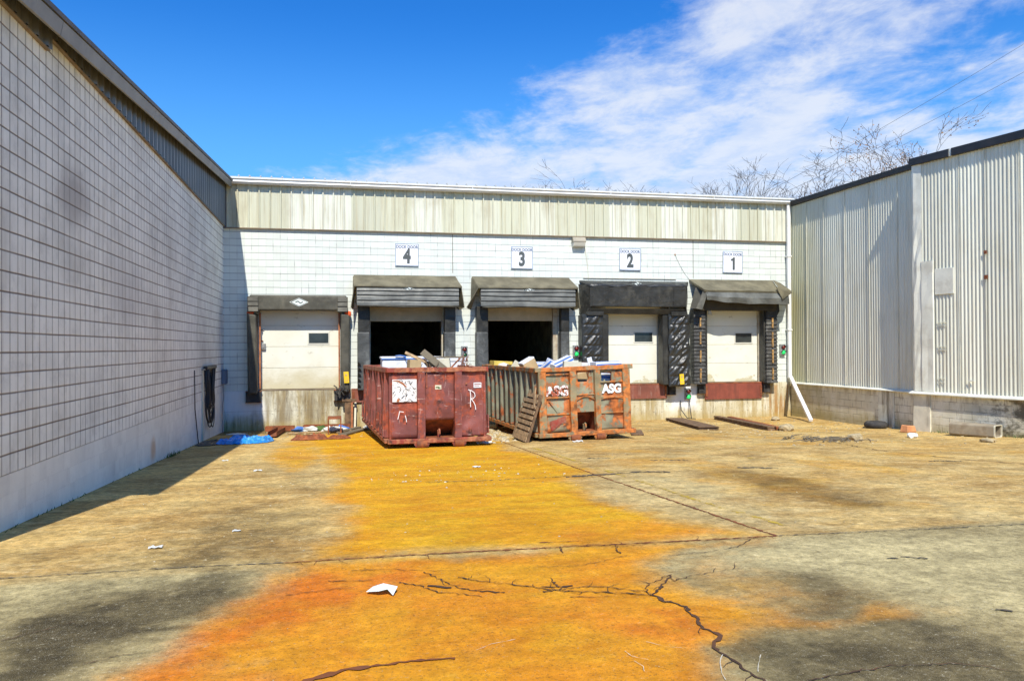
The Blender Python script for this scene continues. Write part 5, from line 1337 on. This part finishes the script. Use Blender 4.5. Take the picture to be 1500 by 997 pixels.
tag(mb.build('wire_tangle', M['rust']), 'tangle of rusty wire in the right corner of the maroon dumpster', 'wire')
mb = MB(); r = random.Random(33)
for k in range(16):
    a = Vector((r.uniform(1.75, 2.25), r.uniform(17.4, 18.2), r.uniform(1.05, 1.18))); mb.tube([a, a+Vector((r.uniform(-.15, .15), r.uniform(-.1, .1), r.uniform(.06, .26)))], r.uniform(.006, .014), 5)
tag(mb.build('scrap_sticks', M['wood_dark']), 'heap of broken sticks below the crossed boards in the maroon dumpster', 'sticks')
bx('scrap_fill', 'dark scrap layer filling the maroon dumpster under the white chest', 'scrap', (2.0, 19.7, .40), (1.85, 5.0, .7), (-.55, 0, 2.7), M['wood_grey'])
Gq = 'boxes heaped in the rusty olive dumpster'
bx('scrap_fill', 'mixed waste filling the rusty olive dumpster below the boxes', 'scrap', (5.45, 20.2, .40), (1.95, 5.0, .7), (-.35, -1.5, 1.8), M['cardboard'])
bx('carton_box', 'flat yellow carton at the far left end of the rusty olive dumpster', 'box', (4.62, 22.3, 1.16), (.55, .5, .26), (0, 3, 4), M['box_yellow'], Gq)
tag(MB().prism([(4.35, 21.6, 1.02), (4.78, 21.5, 1.02), (4.74, 21.6, 1.18), (4.60, 21.7, 1.24), (4.44, 21.7, 1.20)], (.05, .35, .02)).build('white_sack', M['white_bag'], bevel=.03), 'crumpled white sack beside the yellow carton in the rusty olive dumpster', 'sack')
bx('carton_box', 'low brown box sunk between the white sack and a tilted carton in the olive dumpster', 'box', (4.72, 20.9, 1.12), (.38, .3, .16), (0, 6, 14), M['wood_dark'], Gq)
bx('carton_box', 'thin cream slab leaning left of the tilted brown carton in the olive dumpster', 'box', (4.62, 20.35, 1.18), (.22, .06, .26), (0, 35, 5), M['box_cream'], Gq)
bx('carton_box', 'brown carton with a white top flap, tilted on its corner in the olive dumpster', 'box', (4.86, 19.9, 1.20), (.36, .3, .26), (0, -28, 10), M['cardboard'], Gq, lid=M['box_white'])
bx('carton_box', 'bright blue flat carton behind the white leaflets in the olive dumpster', 'box', (5.40, 20.9, 1.17), (.42, .3, .20), (6, 0, 5), M['box_white'], Gq, stripe=M['box_blue'])
for k, (c, s, rr, lb) in enumerate((((5.12, 19.0, 1.22), (.30, .02, .24), (20, -38, 8), 'white leaflet with blue print leaning left on the heap in the olive dumpster'), ((5.30, 19.3, 1.26), (.30, .03, .22), (15, 24, -6), 'white leaflet sheet standing behind the leaning one in the olive dumpster'))):
    bx('leaflet', lb, 'paper', c, s, rr, M['box_white'], stripe=M['box_blue'])
bx('carton_box', 'white carton with a broad blue stripe, tilted upward in the olive dumpster', 'box', (5.48, 18.9, 1.27), (.52, .3, .20), (8, -24, 6), M['box_white'], Gq, stripe=M['box_blue'])
bx('carton_box', 'blunt cream block on the front edge of the heap in the olive dumpster', 'box', (5.44, 17.95, 1.24), (.42, .25, .20), (0, 4, -8), M['box_cream'], Gq)
bx('carton_box', 'low white carton behind the cream block in the olive dumpster', 'box', (5.86, 18.6, 1.20), (.45, .3, .20), (0, 2, 12), M['box_white'], Gq)
bx('carton_box', 'large flat white carton with blue top at the right end of the olive dumpster', 'box', (6.30, 18.0, 1.22), (.66, .42, .22), (0, -1.5, 3), M['box_white'], Gq, stripe=M['box_blue'])
bx('leaflet', 'white sheet standing upright left of the large flat carton in the olive dumpster', 'paper', (5.98, 18.2, 1.28), (.13, .02, .30), (0, -14, 10), M['box_white'])
bx('carton_box', 'blue and white carton showing through the rusted hole in the olive dumpster', 'box', (6.06, 17.62, .94), (.36, .2, .26), (0, 3, 4), M['box_white'], Gq, stripe=M['box_blue'])
bx('carton_box', 'torn brown carton showing through the middle rust hole of the olive dumpster', 'box', (5.53, 17.68, .95), (.34, .2, .24), (0, -16, 6), M['cardboard'], Gq)

# ---------------------------------------------------------------- pallet leaning on the dumpster
pl = thing('wooden_pallet', 'broken wooden pallet leaning against the left side of the rusty olive dumpster', 'pallet', (4.06, 16.95, gz(4.06, 17)), (0, R(17.5), R(1.5)))
for k in range(9):
    z = .02+.125*k; x = 0
    r = random.Random(k)
    w = .085 if k else .12
    a, b_ = (.0, 1.2) if k < 8 else (.1, .95)
    mb = MB().hexa([(-.018, a+r.uniform(-.02, .02), z), (-.001, a, z), (-.001, b_, z+r.uniform(-.02, .02)), (-.018, b_, z)], [(-.018, a, z+w), (-.001, a, z+w), (-.001, b_, z+w), (-.018, b_, z+w)])
    mb.build('slat', M['wood'], pl, local=True)
for y in (.05, .56, 1.07):
    MB().box(.001, y, .0, .085, y+.045, 1.12 if y < .9 else .98).build('stringer', M['wood_dark'], pl, local=True, bevel=.004)
MB().hexa([(-.022, .35, 1.10), (.0, .35, 1.10), (.0, .95, 1.12), (-.022, .95, 1.12)], [(-.022, .42, 1.24), (.0, .42, 1.24), (.0, .62, 1.30), (-.022, .62, 1.30)]).build('broken_slat', M['wood'], pl, local=True)
MB().hexa([(-.03, .02, .80), (-.019, .02, .80), (-.019, .10, .78), (-.03, .10, .78)], [(-.03, .30, 1.12), (-.019, .30, 1.12), (-.019, .42, 1.10), (-.03, .42, 1.10)]).build('broken_slat', M['wood'], pl, local=True)
# ---------------------------------------------------------------- along the left wall
cb = thing('cable_coil', 'long coil of black cable hanging from a bracket on the left white wall', 'cable', (-3.15, 21.4, 1.15))
MB().box(LX+.001, 20.35, 1.17, LX+.07, 22.35, 1.205).build('bracket', M['grey_metal'], cb)
r = random.Random(17)
for k in range(13):
    ya, yb_ = 20.55+r.uniform(0, .35), 22.0-r.uniform(0, .4); zb_ = r.choice((-.30, -.28, -.05, .06, .12, .2, -.18, .3)); mid = (ya+yb_)/2+r.uniform(-.1, .1)
    x = LX+.03+.006*k; pts = []
    for q in range(25):
        t = q/24; a = t*math.pi
        s = math.sin(a); wid = (yb_-ya)/2*(1+.0*s)
        yy = mid-wid*math.cos(a); zz = 1.2-(1.2-zb_)*(s**.42); neck = 1-.38*math.exp(-((zz-.62)/.28)**2)
        pts.append((x+.02*s, mid+(yy-mid)*neck, zz))
    MB().tube(pts, .013, 6).build('cable_loop', M['cable'], cb, smooth=True)
MB().box(LX+.02, 20.5, 1.18, LX+.12, 22.1, 1.26).build('cable_bundle', M['cable'], cb, bevel=.03, seg=2)
tag(MB().box(LX+.001, 20.38, gz(-3.2, 20.4), LX+.035, 20.50, 1.16).build('wall_batten', M['box_cream']), 'narrow pale batten standing on the wall beside the black cable coil', 'batten')
tag(MB().tube([(LX+.02, 19.3, 1.2), (LX+.02, 19.35, .3), (LX+.03, 19.6, -.3), (LX+.03, 19.75, gz(-3.1, 19.8))], .012, 6).build('wall_cable', M['cable']), 'thin dark cable running down the left wall to the ground, left of the coil', 'cable')
eb = thing('electrical_box', 'small blue grey electrical box in the shaded back corner', 'electrical box', (LX+.06, 24.0, .9))
MB().box(LX+.002, 23.72, .68, LX+.13, 24.02, 1.10).build('enclosure', M['box_grey'], eb, bevel=.012)
MB().box(LX+.132, 23.74, .70, LX+.142, 24.0, 1.08).build('cover', M['box_grey'], eb, bevel=.004)
MB().tube([(LX+.05, 23.8, .68), (LX+.05, 23.8, .3), (LX+.05, 23.6, .1), (LX+.05, 23.6, gz(-3.1, 23.6))], .016, 8).build('conduit', M['grey_metal'], eb)

def crumple(name, label, cat, outline, mat, h, seed, thick=.0, nx=30, ny=14):
    """crumpled sheet lying on the ground, outline = polygon (world xy)"""
    xs_ = [p[0] for p in outline]; ys_ = [p[1] for p in outline]; x0, x1, y0, y1 = min(xs_), max(xs_), min(ys_), max(ys_)
    mb = MB(); V = {}
    GXa, GYa = np.meshgrid(np.linspace(x0, x1, nx+1), np.linspace(y0, y1, ny+1))
    sd_ = psd(outline, GXa, GYa)
    for j in range(ny+1):
        for i in range(nx+1):
            x, y, d = GXa[j, i], GYa[j, i], sd_[j, i]
            e = min(1, max(0, d/.10+.15)); n_ = mn.noise(Vector((x*5+seed, y*5, 0)))*.5+.5; n2_ = abs(mn.noise(Vector((x*13, y*13+seed, 3))))
            V[i, j] = len(mb.v); mb.v.append(Vector((x, y, gz(x, y)+.012+h*e*(.25+.75*n_)*(.55+.45*n2_*2))))
    for j in range(ny):
        for i in range(nx):
            if max(sd_[j, i], sd_[j+1, i], sd_[j, i+1], sd_[j+1, i+1]) > 0: mb.f.append([V[i, j], V[i+1, j], V[i+1, j+1], V[i, j+1]])
    used = sorted({i for f in mb.f for i in f}); mp = {a: k for k, a in enumerate(used)}
    mb.v = [mb.v[i] for i in used]; mb.f = [[mp[i] for i in f] for f in mb.f]
    o = mb.build(name, mat, fix=False); tag(o, label, cat)
    mo = o.modifiers.new('t', 'SOLIDIFY'); mo.thickness = .008; mo.offset = 0
    return o
crumple('blue_tarp', 'crumpled bright blue tarp lying on the ground by the left corner', 'tarp', [(-2.75,19.25),(-2.3,19.05),(-1.9,19.15),(-1.62,19.35),(-1.50,19.85),(-1.60,20.35),(-1.85,20.2),(-2.05,19.85),(-2.4,19.75),(-2.70,19.65)], M['tarp'], .19, 3, nx=40, ny=30)
crumple('blue_tarp', 'small heap of blue tarp just behind the large crumpled blue tarp', 'tarp', [(-2.62,20.5),(-2.35,20.35),(-2.15,20.5),(-2.1,20.85),(-2.4,20.95),(-2.6,20.8)], M['tarp'], .2, 8, nx=16, ny=14)
crumple('rubber_sheet', 'flat black rubber sheet in the shade at the foot of the left wall', 'sheet', [(-3.15,19.0),(-2.85,18.85),(-2.66,19.3),(-2.7,20.2),(-3.0,20.4),(-3.15,20.0)], M['black_bag'], .06, 5, nx=16, ny=16)
crumple('white_rag', 'white rag lying in the shade near the back left corner', 'rag', [(-2.95,22.6),(-2.6,22.5),(-2.4,22.6),(-2.5,22.8),(-2.85,22.8)], M['white_bag'], .05, 2, nx=12, ny=8)
crumple('rusty_sheet', 'crumpled rusty steel sheet on the yellow ground before the leftmost door', 'scrap', [(-1.10,19.8),(-.75,19.65),(-.35,19.75),(-.2,19.95),(-.3,20.3),(-.7,20.45),(-1.05,20.2)], M['rust'], .16, 14, nx=22, ny=16)
crumple('rusty_sheet', 'smaller rusty scrap sheet just right of the crumpled one, on the yellow ground', 'scrap', [(-.25,19.9),(.1,19.75),(.32,20.0),(.28,20.4),(0,20.35),(-.2,20.2)], M['rust'], .12, 25, nx=16, ny=12)
def beam(name, label, p0, p1, w, h, mat, cat='beam'):
    p0, p1 = Vector(p0), Vector(p1); d = p1-p0; L = d.length; k = .012
    mb = MB().box(-L/2, -w/2, 0, L/2, w/2, k).box(-L/2, -w/2, k+.0005, L/2, -w/2+k, h).box(-L/2, w/2-k, k+.0005, L/2, w/2, h)
    o = tag(mb.build(name, mat, None, local=True), label, cat); o.rotation_mode = 'QUATERNION'; o.rotation_quaternion = d.to_track_quat('X', 'Z'); o.location = (p0+p1)/2; return o
q = lambda x, y, a=.02: (x, y, gz(x, y)+a)
beam('steel_channel', 'rusty steel channel lying along the dock wall under the leftmost door', q(-2.0, 23.55), q(-1.2, 23.5), .2, .14, M['rust'])
beam('steel_channel', 'longer rusty steel channel along the dock wall, right of the shorter one', q(-.95, 23.6), q(.35, 23.4), .2, .15, M['rust'])
beam('steel_channel', 'rusty steel channel lying crosswise towards the blue tarp', q(-1.55, 23.3), q(-1.62, 20.9, .04), .22, .12, M['rust'])
cg = thing('rusty_bracket', 'small open rusty bracket frame standing on the ground before the leftmost door', 'frame', (.05, 22.0, gz(.05, 22)))
mb = MB(); z0 = gz(.05, 22)
for x, y in ((-.25, 22.3), (-.25, 21.6), (.08, 22.3), (.08, 21.6)): mb.box(x, y, z0, x+.03, y+.03, z0+.42)
mb.each('leg', M['rust'], cg); MB().box(-.25, 21.6, z0+.421, .11, 22.33, z0+.45).build('top', M['rust'], cg)
ps = thing('steel_post', 'rust-brown flat steel post standing against the dock wall beside the maroon dumpster', 'post', (.33, 24.0, gz(.3, 24)))
z0 = gz(.3, 24)
MB().box(.22, 23.98, z0, .44, 24.03, .10).build('web', M['wood_dark'], ps, bevel=.004)
MB().box(.14, 23.96, .101, .56, 24.06, .17).build('cap', M['wood_dark'], ps, bevel=.004)
MB().box(.40, 23.94, z0, .46, 23.978, .08).build('flange', M['edge_strip'], ps)
plank('white_strip', 'slim white strip leaning against the dock wall beside the rust-brown post', (.51, 23.95, gz(.5, 24)), (.54, 24.2, .06), .06, .02, M['box_cream'], 'strip')
plank('plank', 'grey plank lying slanted on the ground left of the maroon dumpster', q(.05, 21.9, .03), q(.62, 23.7, .05), .16, .05, M['wood_grey'])
plank('plank', 'wide grey plank lying right beside the maroon dumpster', q(.12, 20.9, .03), q(.72, 23.0, .04), .24, .05, M['wood_grey'])
plank('plank', 'thin brown lath lying across the ground before the steel channels', q(-1.3, 22.2, .03), q(.4, 22.6, .03), .10, .03, M['wood'])
for k, (x, y, mt, lb) in enumerate(((-1.05, 22.9, 'box_blue', 'scrunched blue wrapper by the rusty channels under the leftmost door'), (-.75, 22.85, 'white_bag', 'white plastic bag lying against the longer rusty channel'), (-.45, 23.1, 'grass', 'green bottle lying by the white plastic bag at the dock wall'),
        (-.1, 22.7, 'white_bag', 'long flat white bag before the longer rusty channel'), (.12, 23.0, 'box_blue', 'pale blue plastic bottle before the right end of the rusty channels'), (.9, 23.2, 'white_bag', 'white crumpled bag near the rust-brown post'))):
    mb = MB(); rr = random.Random(k+50); n = 7; base = gz(x, y)
    for j in range(5):
        for i in range(8):
            a = i/8*2*math.pi; rad = (.16 if k != 3 else .26)*math.sin((j+.6)/5.2*math.pi)*rr.uniform(.7, 1.2); mb.v.append(Vector((x+rad*math.cos(a)*1.4, y+rad*math.sin(a), base+.004+.035*j*rr.uniform(.7, 1.3))))
    for j in range(4):
        for i in range(8): mb.f.append([j*8+i, j*8+(i+1) % 8, (j+1)*8+(i+1) % 8, (j+1)*8+i])
    mb.f.append([i for i in range(8)][::-1]); mb.f.append([32+i for i in range(8)])
    tag(mb.build('litter_bag', M[mt]), lb, 'litter', 'rubbish scattered under the leftmost door')

# ---------------------------------------------------------------- right half of the dock apron
def stack(name, label, p0, p1, w, n, mat, th=.045):
    p0, p1 = Vector(p0), Vector(p1); d = p1-p0; L = d.length; r = random.Random(int(p0.x*10))
    t = thing(name, label, 'beam', (p0+p1)/2, (0, 0, math.atan2(d.y, d.x)))
    sl = math.atan2(d.z, math.hypot(d.x, d.y)); t.rotation_euler = (0, -sl, math.atan2(d.y, d.x))
    for k in range(n):
        o = r.uniform(-.06, .06)
        MB().box(-L/2+o, -w/2, .004+k*th, L/2+o*.5, w/2, (k+1)*th-.006).build('layer', mat, t, local=True, bevel=.006)
    return t
stack('rubber_strip_stack', 'flat brown stack of long strips lying under the lowest green signal light', (10.55, 23.6, gz(10.5, 23.6)), (9.72, 19.5, gz(9.7, 19.5)), .55, 3, M['wood_dark'], .032)
stack('steel_rail', 'dark rusty rail lying on the ground before the rightmost steel plate', (12.05, 23.6, gz(12, 23.6)), (11.45, 19.3, gz(11.4, 19.3)), .2, 2, M['wood_dark'], .06)
stack('steel_rail', 'second dark rusty rail close beside the first, nearer the white downspout', (12.45, 23.5, gz(12.4, 23.5)), (11.75, 19.4, gz(11.7, 19.4)), .16, 2, M['rust'], .05)
stack('scrap_strip', 'short dark strip of scrap lying just right of the rusty olive dumpster', (7.6, 19.4, gz(7.6, 19.4)), (7.1, 18.0, gz(7.1, 18.0)), .3, 1, M['wood_dark'])
tag(MB().tube([(11.05, 24.2, -.1), (11.05, 24.15, -.4), (11.2, 24.0, gz(11.2, 24)+.04), (11.4, 23.8, gz(11.4, 23.8)+.02)], .014, 6).tube([(11.36, 24.2, -.1), (11.36, 24.1, -.45), (11.3, 23.9, gz(11.3, 23.9)+.02)], .014, 6).build('loose_cable', M['cable']), 'two loose black cable ends hanging on the dock wall below the lowest signal light', 'cable')
def rock(name, label, x, y, s, mat, seed, cat='rubble', sq=(1, 1, .6), group=None):
    bm = bmesh.new(); bmesh.ops.create_icosphere(bm, subdivisions=2, radius=s)
    r = random.Random(seed)
    for v in bm.verts:
        k = 1+mn.noise(v.co*(2.2/s)+Vector((seed, 0, 0)))*.45; v.co = Vector((v.co.x*k*sq[0], v.co.y*k*sq[1], v.co.z*k*sq[2]))
    me = bpy.data.meshes.new(name); bm.to_mesh(me); bm.free(); me.materials.append(mat)
    o = bpy.data.objects.new(name, me); COL.objects.link(o); o.location = (x, y, gz(x, y)+s*sq[2]*.6); o.rotation_euler = (0, 0, r.uniform(0, 6))
    return tag(o, label, cat, group)
rock('rubble', 'pale lump of broken concrete at the end of the dark rails', 11.85, 19.2, .20, M['stone'], 3)
rock('rubble', 'small pale stone by the foot of the white downspout', 13.55, 22.6, .13, M['stone'], 5)
rock('rubble', 'pale broken lump on the twig heap in front of the metal warehouse', 11.55, 15.9, .16, M['stone'], 6)
rock('rubble', 'white stone lying before the orange brick by the block base', 13.3, 16.2, .13, M['white_bag'], 7)
rock('rubble', 'flat pale stone on the ground left of the square duct', 13.9, 14.6, .14, M['stone'], 8, sq=(1.5, 1, .4))
br = tag(MB().hexa([(-.19, -.12, 0), (.19, -.12, 0), (.19, .12, 0), (-.19, .12, 0)], [(-.16, -.10, .19), (.14, -.10, .17), (.15, .10, .16), (-.15, .10, .2)]).build('clay_brick', M['orange_brick'], None, local=True, bevel=.02), 'orange clay block lying at the foot of the block base near its corner', 'brick')
br.location = (14.45, 17.75, gz(14.45, 17.75)); br.rotation_euler = (0, 0, .3)
ty = thing('tire', 'small dark tire lying flat against the block base of the metal warehouse', 'tire', (14.75, 19.4, gz(14.75, 19.4)))
n = 28; mb = MB()
for k in range(n):
    a = 2*math.pi*k/n
    for (rr, z) in ((.17, .03), (.24, .0), (.30, .04), (.31, .10), (.30, .15), (.24, .19), (.17, .16)): mb.v.append(Vector((rr*math.cos(a), rr*math.sin(a), z)))
for k in range(n):
    for c in range(7): mb.f.append([k*7+c, ((k+1) % n)*7+c, ((k+1) % n)*7+(c+1) % 7, k*7+(c+1) % 7])
mb.build('tread', M['rubber'], ty, local=True, smooth=True); MB().cyl((0, 0, .04), (0, 0, .12), .165, 20).build('rim', M['box_grey'], ty, local=True)
# square duct lying by the wall, its mouth towards the yard
du = thing('square_duct', 'short square grey-brown duct with a pale rim lying by the block base', 'duct', (0, 0, 0))
c0 = Vector((*sp(2.55, .36), 0)); c0.z = gz(c0.x, c0.y); du.location = c0; du.rotation_euler = (0, 0, math.atan2(dv.y, dv.x)+R(13))
def rr_(w, h, r_, n=5):
    out = []
    for (cx, cz, a0) in ((w/2-r_, h-r_, 0), (-w/2+r_, h-r_, 90), (-w/2+r_, r_, 180), (w/2-r_, r_, 270)):
        for k in range(n+1): a = R(a0+90*k/n); out.append((cx+r_*math.cos(a), cz+r_*math.sin(a)))
    return out
def ringtube(x0, x1, o, i):
    mb = MB(); m_ = len(o)
    for x, rg in ((x0, o), (x1, o), (x1, i), (x0, i)):
        for (a, z) in rg: mb.v.append(Vector((x, a, z)))
    for s in range(4):
        for k in range(m_): k2 = (k+1) % m_; mb.f.append([s*m_+k, s*m_+k2, ((s+1) % 4)*m_+k2, ((s+1) % 4)*m_+k])
    return mb
o = rr_(.38, .29, .05); i_ = [(a*.90, .145+(z-.145)*.90) for a, z in o]
ringtube(-1.0, -.001, o, i_).build('tube', M['duct'], du, local=True)
o2 = [(a*1.03, .145+(z-.145)*1.02) for a, z in o]; ringtube(0, .03, o2, i_).build('rim', M['box_cream'], du, local=True)
mb = MB(); r = random.Random(44)
for k in range(46):
    a = Vector((r.uniform(9.9, 11.5), r.uniform(15.2, 16.3), 0)); a.z = gz(a.x, a.y)+.01; d = Vector((r.uniform(-.5, .5), r.uniform(-.35, .35), r.uniform(0, .09)))
    mb.tube([a, a+d*.5+Vector((0, 0, .03)), a+d], [.014, .011, .006], 5)
tag(mb.build('twig_heap', M['wood_grey']), 'low heap of dead twigs on the concrete in front of the metal warehouse', 'twigs')

# gravel, chips and small litter that nobody could count
mb = MB(); r = random.Random(77)
def chip(x, y, s):
    z = gz(x, y)+.002; a = r.uniform(0, 6.28); h = s*r.uniform(.3, .7)
    p = [(x+s*math.cos(a+k*1.57+r.uniform(-.4, .4))*r.uniform(.6, 1.3), y+s*math.sin(a+k*1.57)*r.uniform(.6, 1.3), z) for k in range(4)]
    t = [(x+(q[0]-x)*.6, y+(q[1]-y)*.6, z+h) for q in p]; mb.hexa(p, t)
for k in range(420):
    x, y = r.uniform(9, 15), r.uniform(14, 23.9)
    if x > RX-.1-.18*max(0, 18.1-y)*-1: continue
    chip(x, y, r.choice((.008, .012, .018, .02, .035)))
for k in range(120): chip(r.uniform(-2.6, .7), r.uniform(20, 23.8), r.choice((.015, .02, .03, .04)))
for k in range(150): chip(r.uniform(3.3, 4.3), r.uniform(17.5, 22), r.choice((.02, .03, .04, .06)))
for k in range(150): chip(r.uniform(7, 13), r.uniform(18.5, 24), r.choice((.01, .018, .03)))
for k in range(1100): chip(r.uniform(-2.6, 12), r.uniform(6.6, 20), r.choice((.004, .006, .008, .012)))
for k in range(350): chip(r.uniform(-2.2, 5.5), r.uniform(3.2, 6.4), r.choice((.002, .003, .004)))
kind(mb.build('gravel', M['stone']), 'stuff'); bpy.context.view_layer.update()
mb = MB()
for k in range(70):
    x, y = r.uniform(.3, 3.3), r.gauss(11.7, .5)
    if y < 9: continue
    chip(x, y, r.choice((.006, .010, .02)))
for k in range(60): chip(r.uniform(-2.4, -.2), r.uniform(9, 18), r.choice((.005, .008, .012)))
for k in range(90): chip(r.uniform(3.2, 4.2), r.uniform(17.2, 21.5), r.choice((.02, .04, .07)))
kind(mb.build('white_chips', M['chip_pale']), 'stuff')
mb = MB()
for k in range(260):
    zone = r.random()
    if zone < .5: s_ = r.uniform(.6, 6); px_, py_ = sp(s_, r.uniform(.03, .22))
    elif zone < .8: px_, py_ = LX+r.uniform(.0, .10), r.gauss(16.6, .28)
    else: px_, py_ = LX+r.uniform(.0, .05), r.uniform(8.5, 20)
    z = gz(px_, py_); h = r.uniform(.03, .11) if zone < .8 else r.uniform(.02, .05); a = r.uniform(0, 6.28); w_d = .008
    lx, ly = r.uniform(-.04, .04), r.uniform(-.04, .04)
    mb.add([(px_-w_d*math.cos(a), py_-w_d*math.sin(a), z), (px_+w_d*math.cos(a), py_+w_d*math.sin(a), z), (px_+lx, py_+ly, z+h)], [(0, 1, 2)])
kind(mb.build('weeds', M['grass'], fix=False), 'stuff')
mb = MB(); pts = [(.19,5.52),(.24,5.60),(.31,5.575),(.405,5.53),(.365,5.42),(.33,5.455),(.27,5.455)]
zz_ = [.012,.02,.045,.03,.006,.04,.03]
mb.v = [Vector((x, y, gz(x, y)+z+.004)) for (x, y), z in zip(pts, zz_)]; mb.f = [[0,1,2,6],[2,3,5,6],[3,4,5]]
o = mb.build('paper_sheet', M['paper'], fix=False); mo = o.modifiers.new('t', 'SOLIDIFY'); mo.thickness = .003
tag(o, 'torn pale paper lying alone on the orange foreground', 'paper')
r = random.Random(91)
spots = [((-1.25,13.3),'white scrap of paper beside the shade of the left wall, farther of the pair'), ((-.95,8.0),'small crushed cup on the dark concrete at left'), ((-1.55,7.4),'narrow white strip of litter on the concrete at left'), ((2.2,12.6),'white scrap of paper on the yellow ground in front of the two dumpsters'),
    ((3.15,17.0),'white cardboard piece beside the right front corner of the maroon dumpster'), ((5.2,16.75),'white scrap under the front roller of the olive dumpster'), ((-2.0,15.2),'small white wrapper near the edge of the wall shade')]
for k, ((x, y), lb) in enumerate(spots):
    s = (.06, .035, .05, .06, .16, .10, .05)[k]; mb = MB(); z = gz(x, y)+.006
    for j in range(4):
        for i in range(5): mb.v.append(Vector((x+(i/4-.5)*s*2.2, y+(j/3-.5)*s*1.3+r.uniform(-.01, .01), z+r.uniform(0, .35)*s)))
    for j in range(3):
        for i in range(4): q_ = j*5+i; mb.f.append([q_, q_+1, q_+6, q_+5])
    o = mb.build('paper_scrap', M['white_bag'], fix=False); mo = o.modifiers.new('t', 'SOLIDIFY'); mo.thickness = .004; tag(o, lb, 'litter')

# ---------------------------------------------------------------- bare trees beyond the roof
def tree(name, label, x, y, top, spread, seed, levels=7, leaves=0, lean=0, tr=.16, wid=1):
    r = random.Random(seed); t = thing(name, label, 'tree', (x, y, -1))
    trunk = MB(); crown = MB(); tips = []
    def grow(p, d, L, rad, lev):
        n = 4; pts = [p]; rr = [rad]; q = p; dd = d.copy()
        for k in range(n):
            dd = (dd+Vector((r.uniform(-.16, .16), r.uniform(-.16, .16), r.uniform(-.04, .10)))).normalized(); q = q+dd*L/n; pts.append(q); rr.append(rad*(1-.38*(k+1)/n))
        (trunk if lev == 0 else crown).tube(pts, rr, 7 if lev == 0 else (5 if lev < 3 else 3), caps=lev == 0)
        if lev >= levels: tips.append((q, dd)); return
        kids = 3 if lev < 3 else (3 if r.random() < .5 else 2)
        for c in range(kids):
            k = n if c == 0 else r.randint(2, n); base = pts[k]
            ax = dd.cross(Vector((r.uniform(-1, 1), r.uniform(-1, 1), r.uniform(-.4, .4)))).normalized(); ang = R(r.uniform(14, 30) if c == 0 else r.uniform(28, 60))*spread
            nd = (Matrix.Rotation(ang, 3, ax) @ dd).normalized(); nd.z += .12; nd.normalize()
            grow(base, nd, L*(r.uniform(.74, .9) if c == 0 else r.uniform(.55, .82)), max(.0125, rr[k]*(.80 if c == 0 else .6)), lev+1)
    grow(Vector((x, y, -1)), Vector((lean, 0, 1)).normalized(), 4.0, tr, 0)
    zs_ = sorted(q.z for q, _ in tips); z9 = zs_[int(len(zs_)*.80)]
    sq = lambda z: z if z < z9 else z9+(z-z9)*.45
    for v in crown.v: v.z = sq(v.z)
    tips = [(Vector((q.x, q.y, sq(q.z))), dd) for q, dd in tips]
    mz = max(v.z for v in crown.v); s = (top+1)/(mz+1)
    for mb in (trunk, crown):
        for v in mb.v: v.x = x+(v.x-x)*s*wid; v.y = y+(v.y-y)*s; v.z = -1+(v.z+1)*s
    trunk.build('trunk', M['bark'], t, fix=False); crown.build('crown', M['twigs'], t, fix=False)
    if leaves:
        lf = MB()
        for (q, dd) in tips:
            q = Vector((x+(q.x-x)*s*wid, y+(q.y-y)*s, -1+(q.z+1)*s))
            for k in range(leaves):
                if r.random() < .35: continue
                c = q-dd*r.uniform(0, .9)*s+Vector((r.uniform(-.1, .1), r.uniform(-.1, .1), r.uniform(-.15, .05))); a = Vector((r.uniform(-1, 1), r.uniform(-1, 1), r.uniform(-1, 1))).normalized()*.06; b_ = a.cross(Vector((r.uniform(-1, 1), r.uniform(-1, 1), r.uniform(-1, 1)))).normalized()*.045
                lf.add([c-a, c+b_, c+a, c-b_], [(0, 1, 2, 3)])
        lf.build('leaves', M['leaf_brown'], t, fix=False)
    return t
tree('bare_tree', 'small bare tree showing above the middle of the white roof edge', 14.4, 48, 13.0, .9, 11)
tree('bare_tree', 'barely visible bare twig tops above the white roof between two taller bare trees', 21.2, 50, 12.75, .8, 5)
tree('bare_tree', 'upright bare tree with a pointed crown above the right part of the white roof', 25.6, 48, 14.1, .8, 23, wid=.7)
tree('bare_tree', 'wide bare tree at the joint of the white roof and the black roof edge', 30.0, 47, 13.8, 1.25, 31, lean=-.1, tr=.2, wid=.8)
tree('bare_tree', 'wide bare tree whose branches rise over the black roof edge, left of the brown-leaved one', 34.4, 49, 14.4, 1.2, 44, lean=.1, tr=.2, wid=.72)
tree('leafy_tree', 'tree with a few dry brown leaves above the black roof edge', 42.2, 48, 17.6, .75, 57, leaves=4)
for (a, b_, lb) in ((Vector((40.33, 60, 17.2)), Vector((61.46, 60, 29.28)), 'upper of two thin power lines crossing the cloudy sky at right'), (Vector((43.64, 60, 17.64)), Vector((61.43, 60, 26.71)), 'lower of two thin power lines crossing the cloudy sky at right')):
    d = b_-a; p0 = a-d*.6; p1 = b_+d*1.0; pts = []
    for k in range(40):
        t = k/39; pts.append(p0.lerp(p1, t)-Vector((0, 0, .8*4*t*(1-t)))+Vector((0, 0, .6)))
    tag(MB().tube(pts, .015, 5).build('power_line', M['cable']), lb, 'power line', 'power lines in the sky')
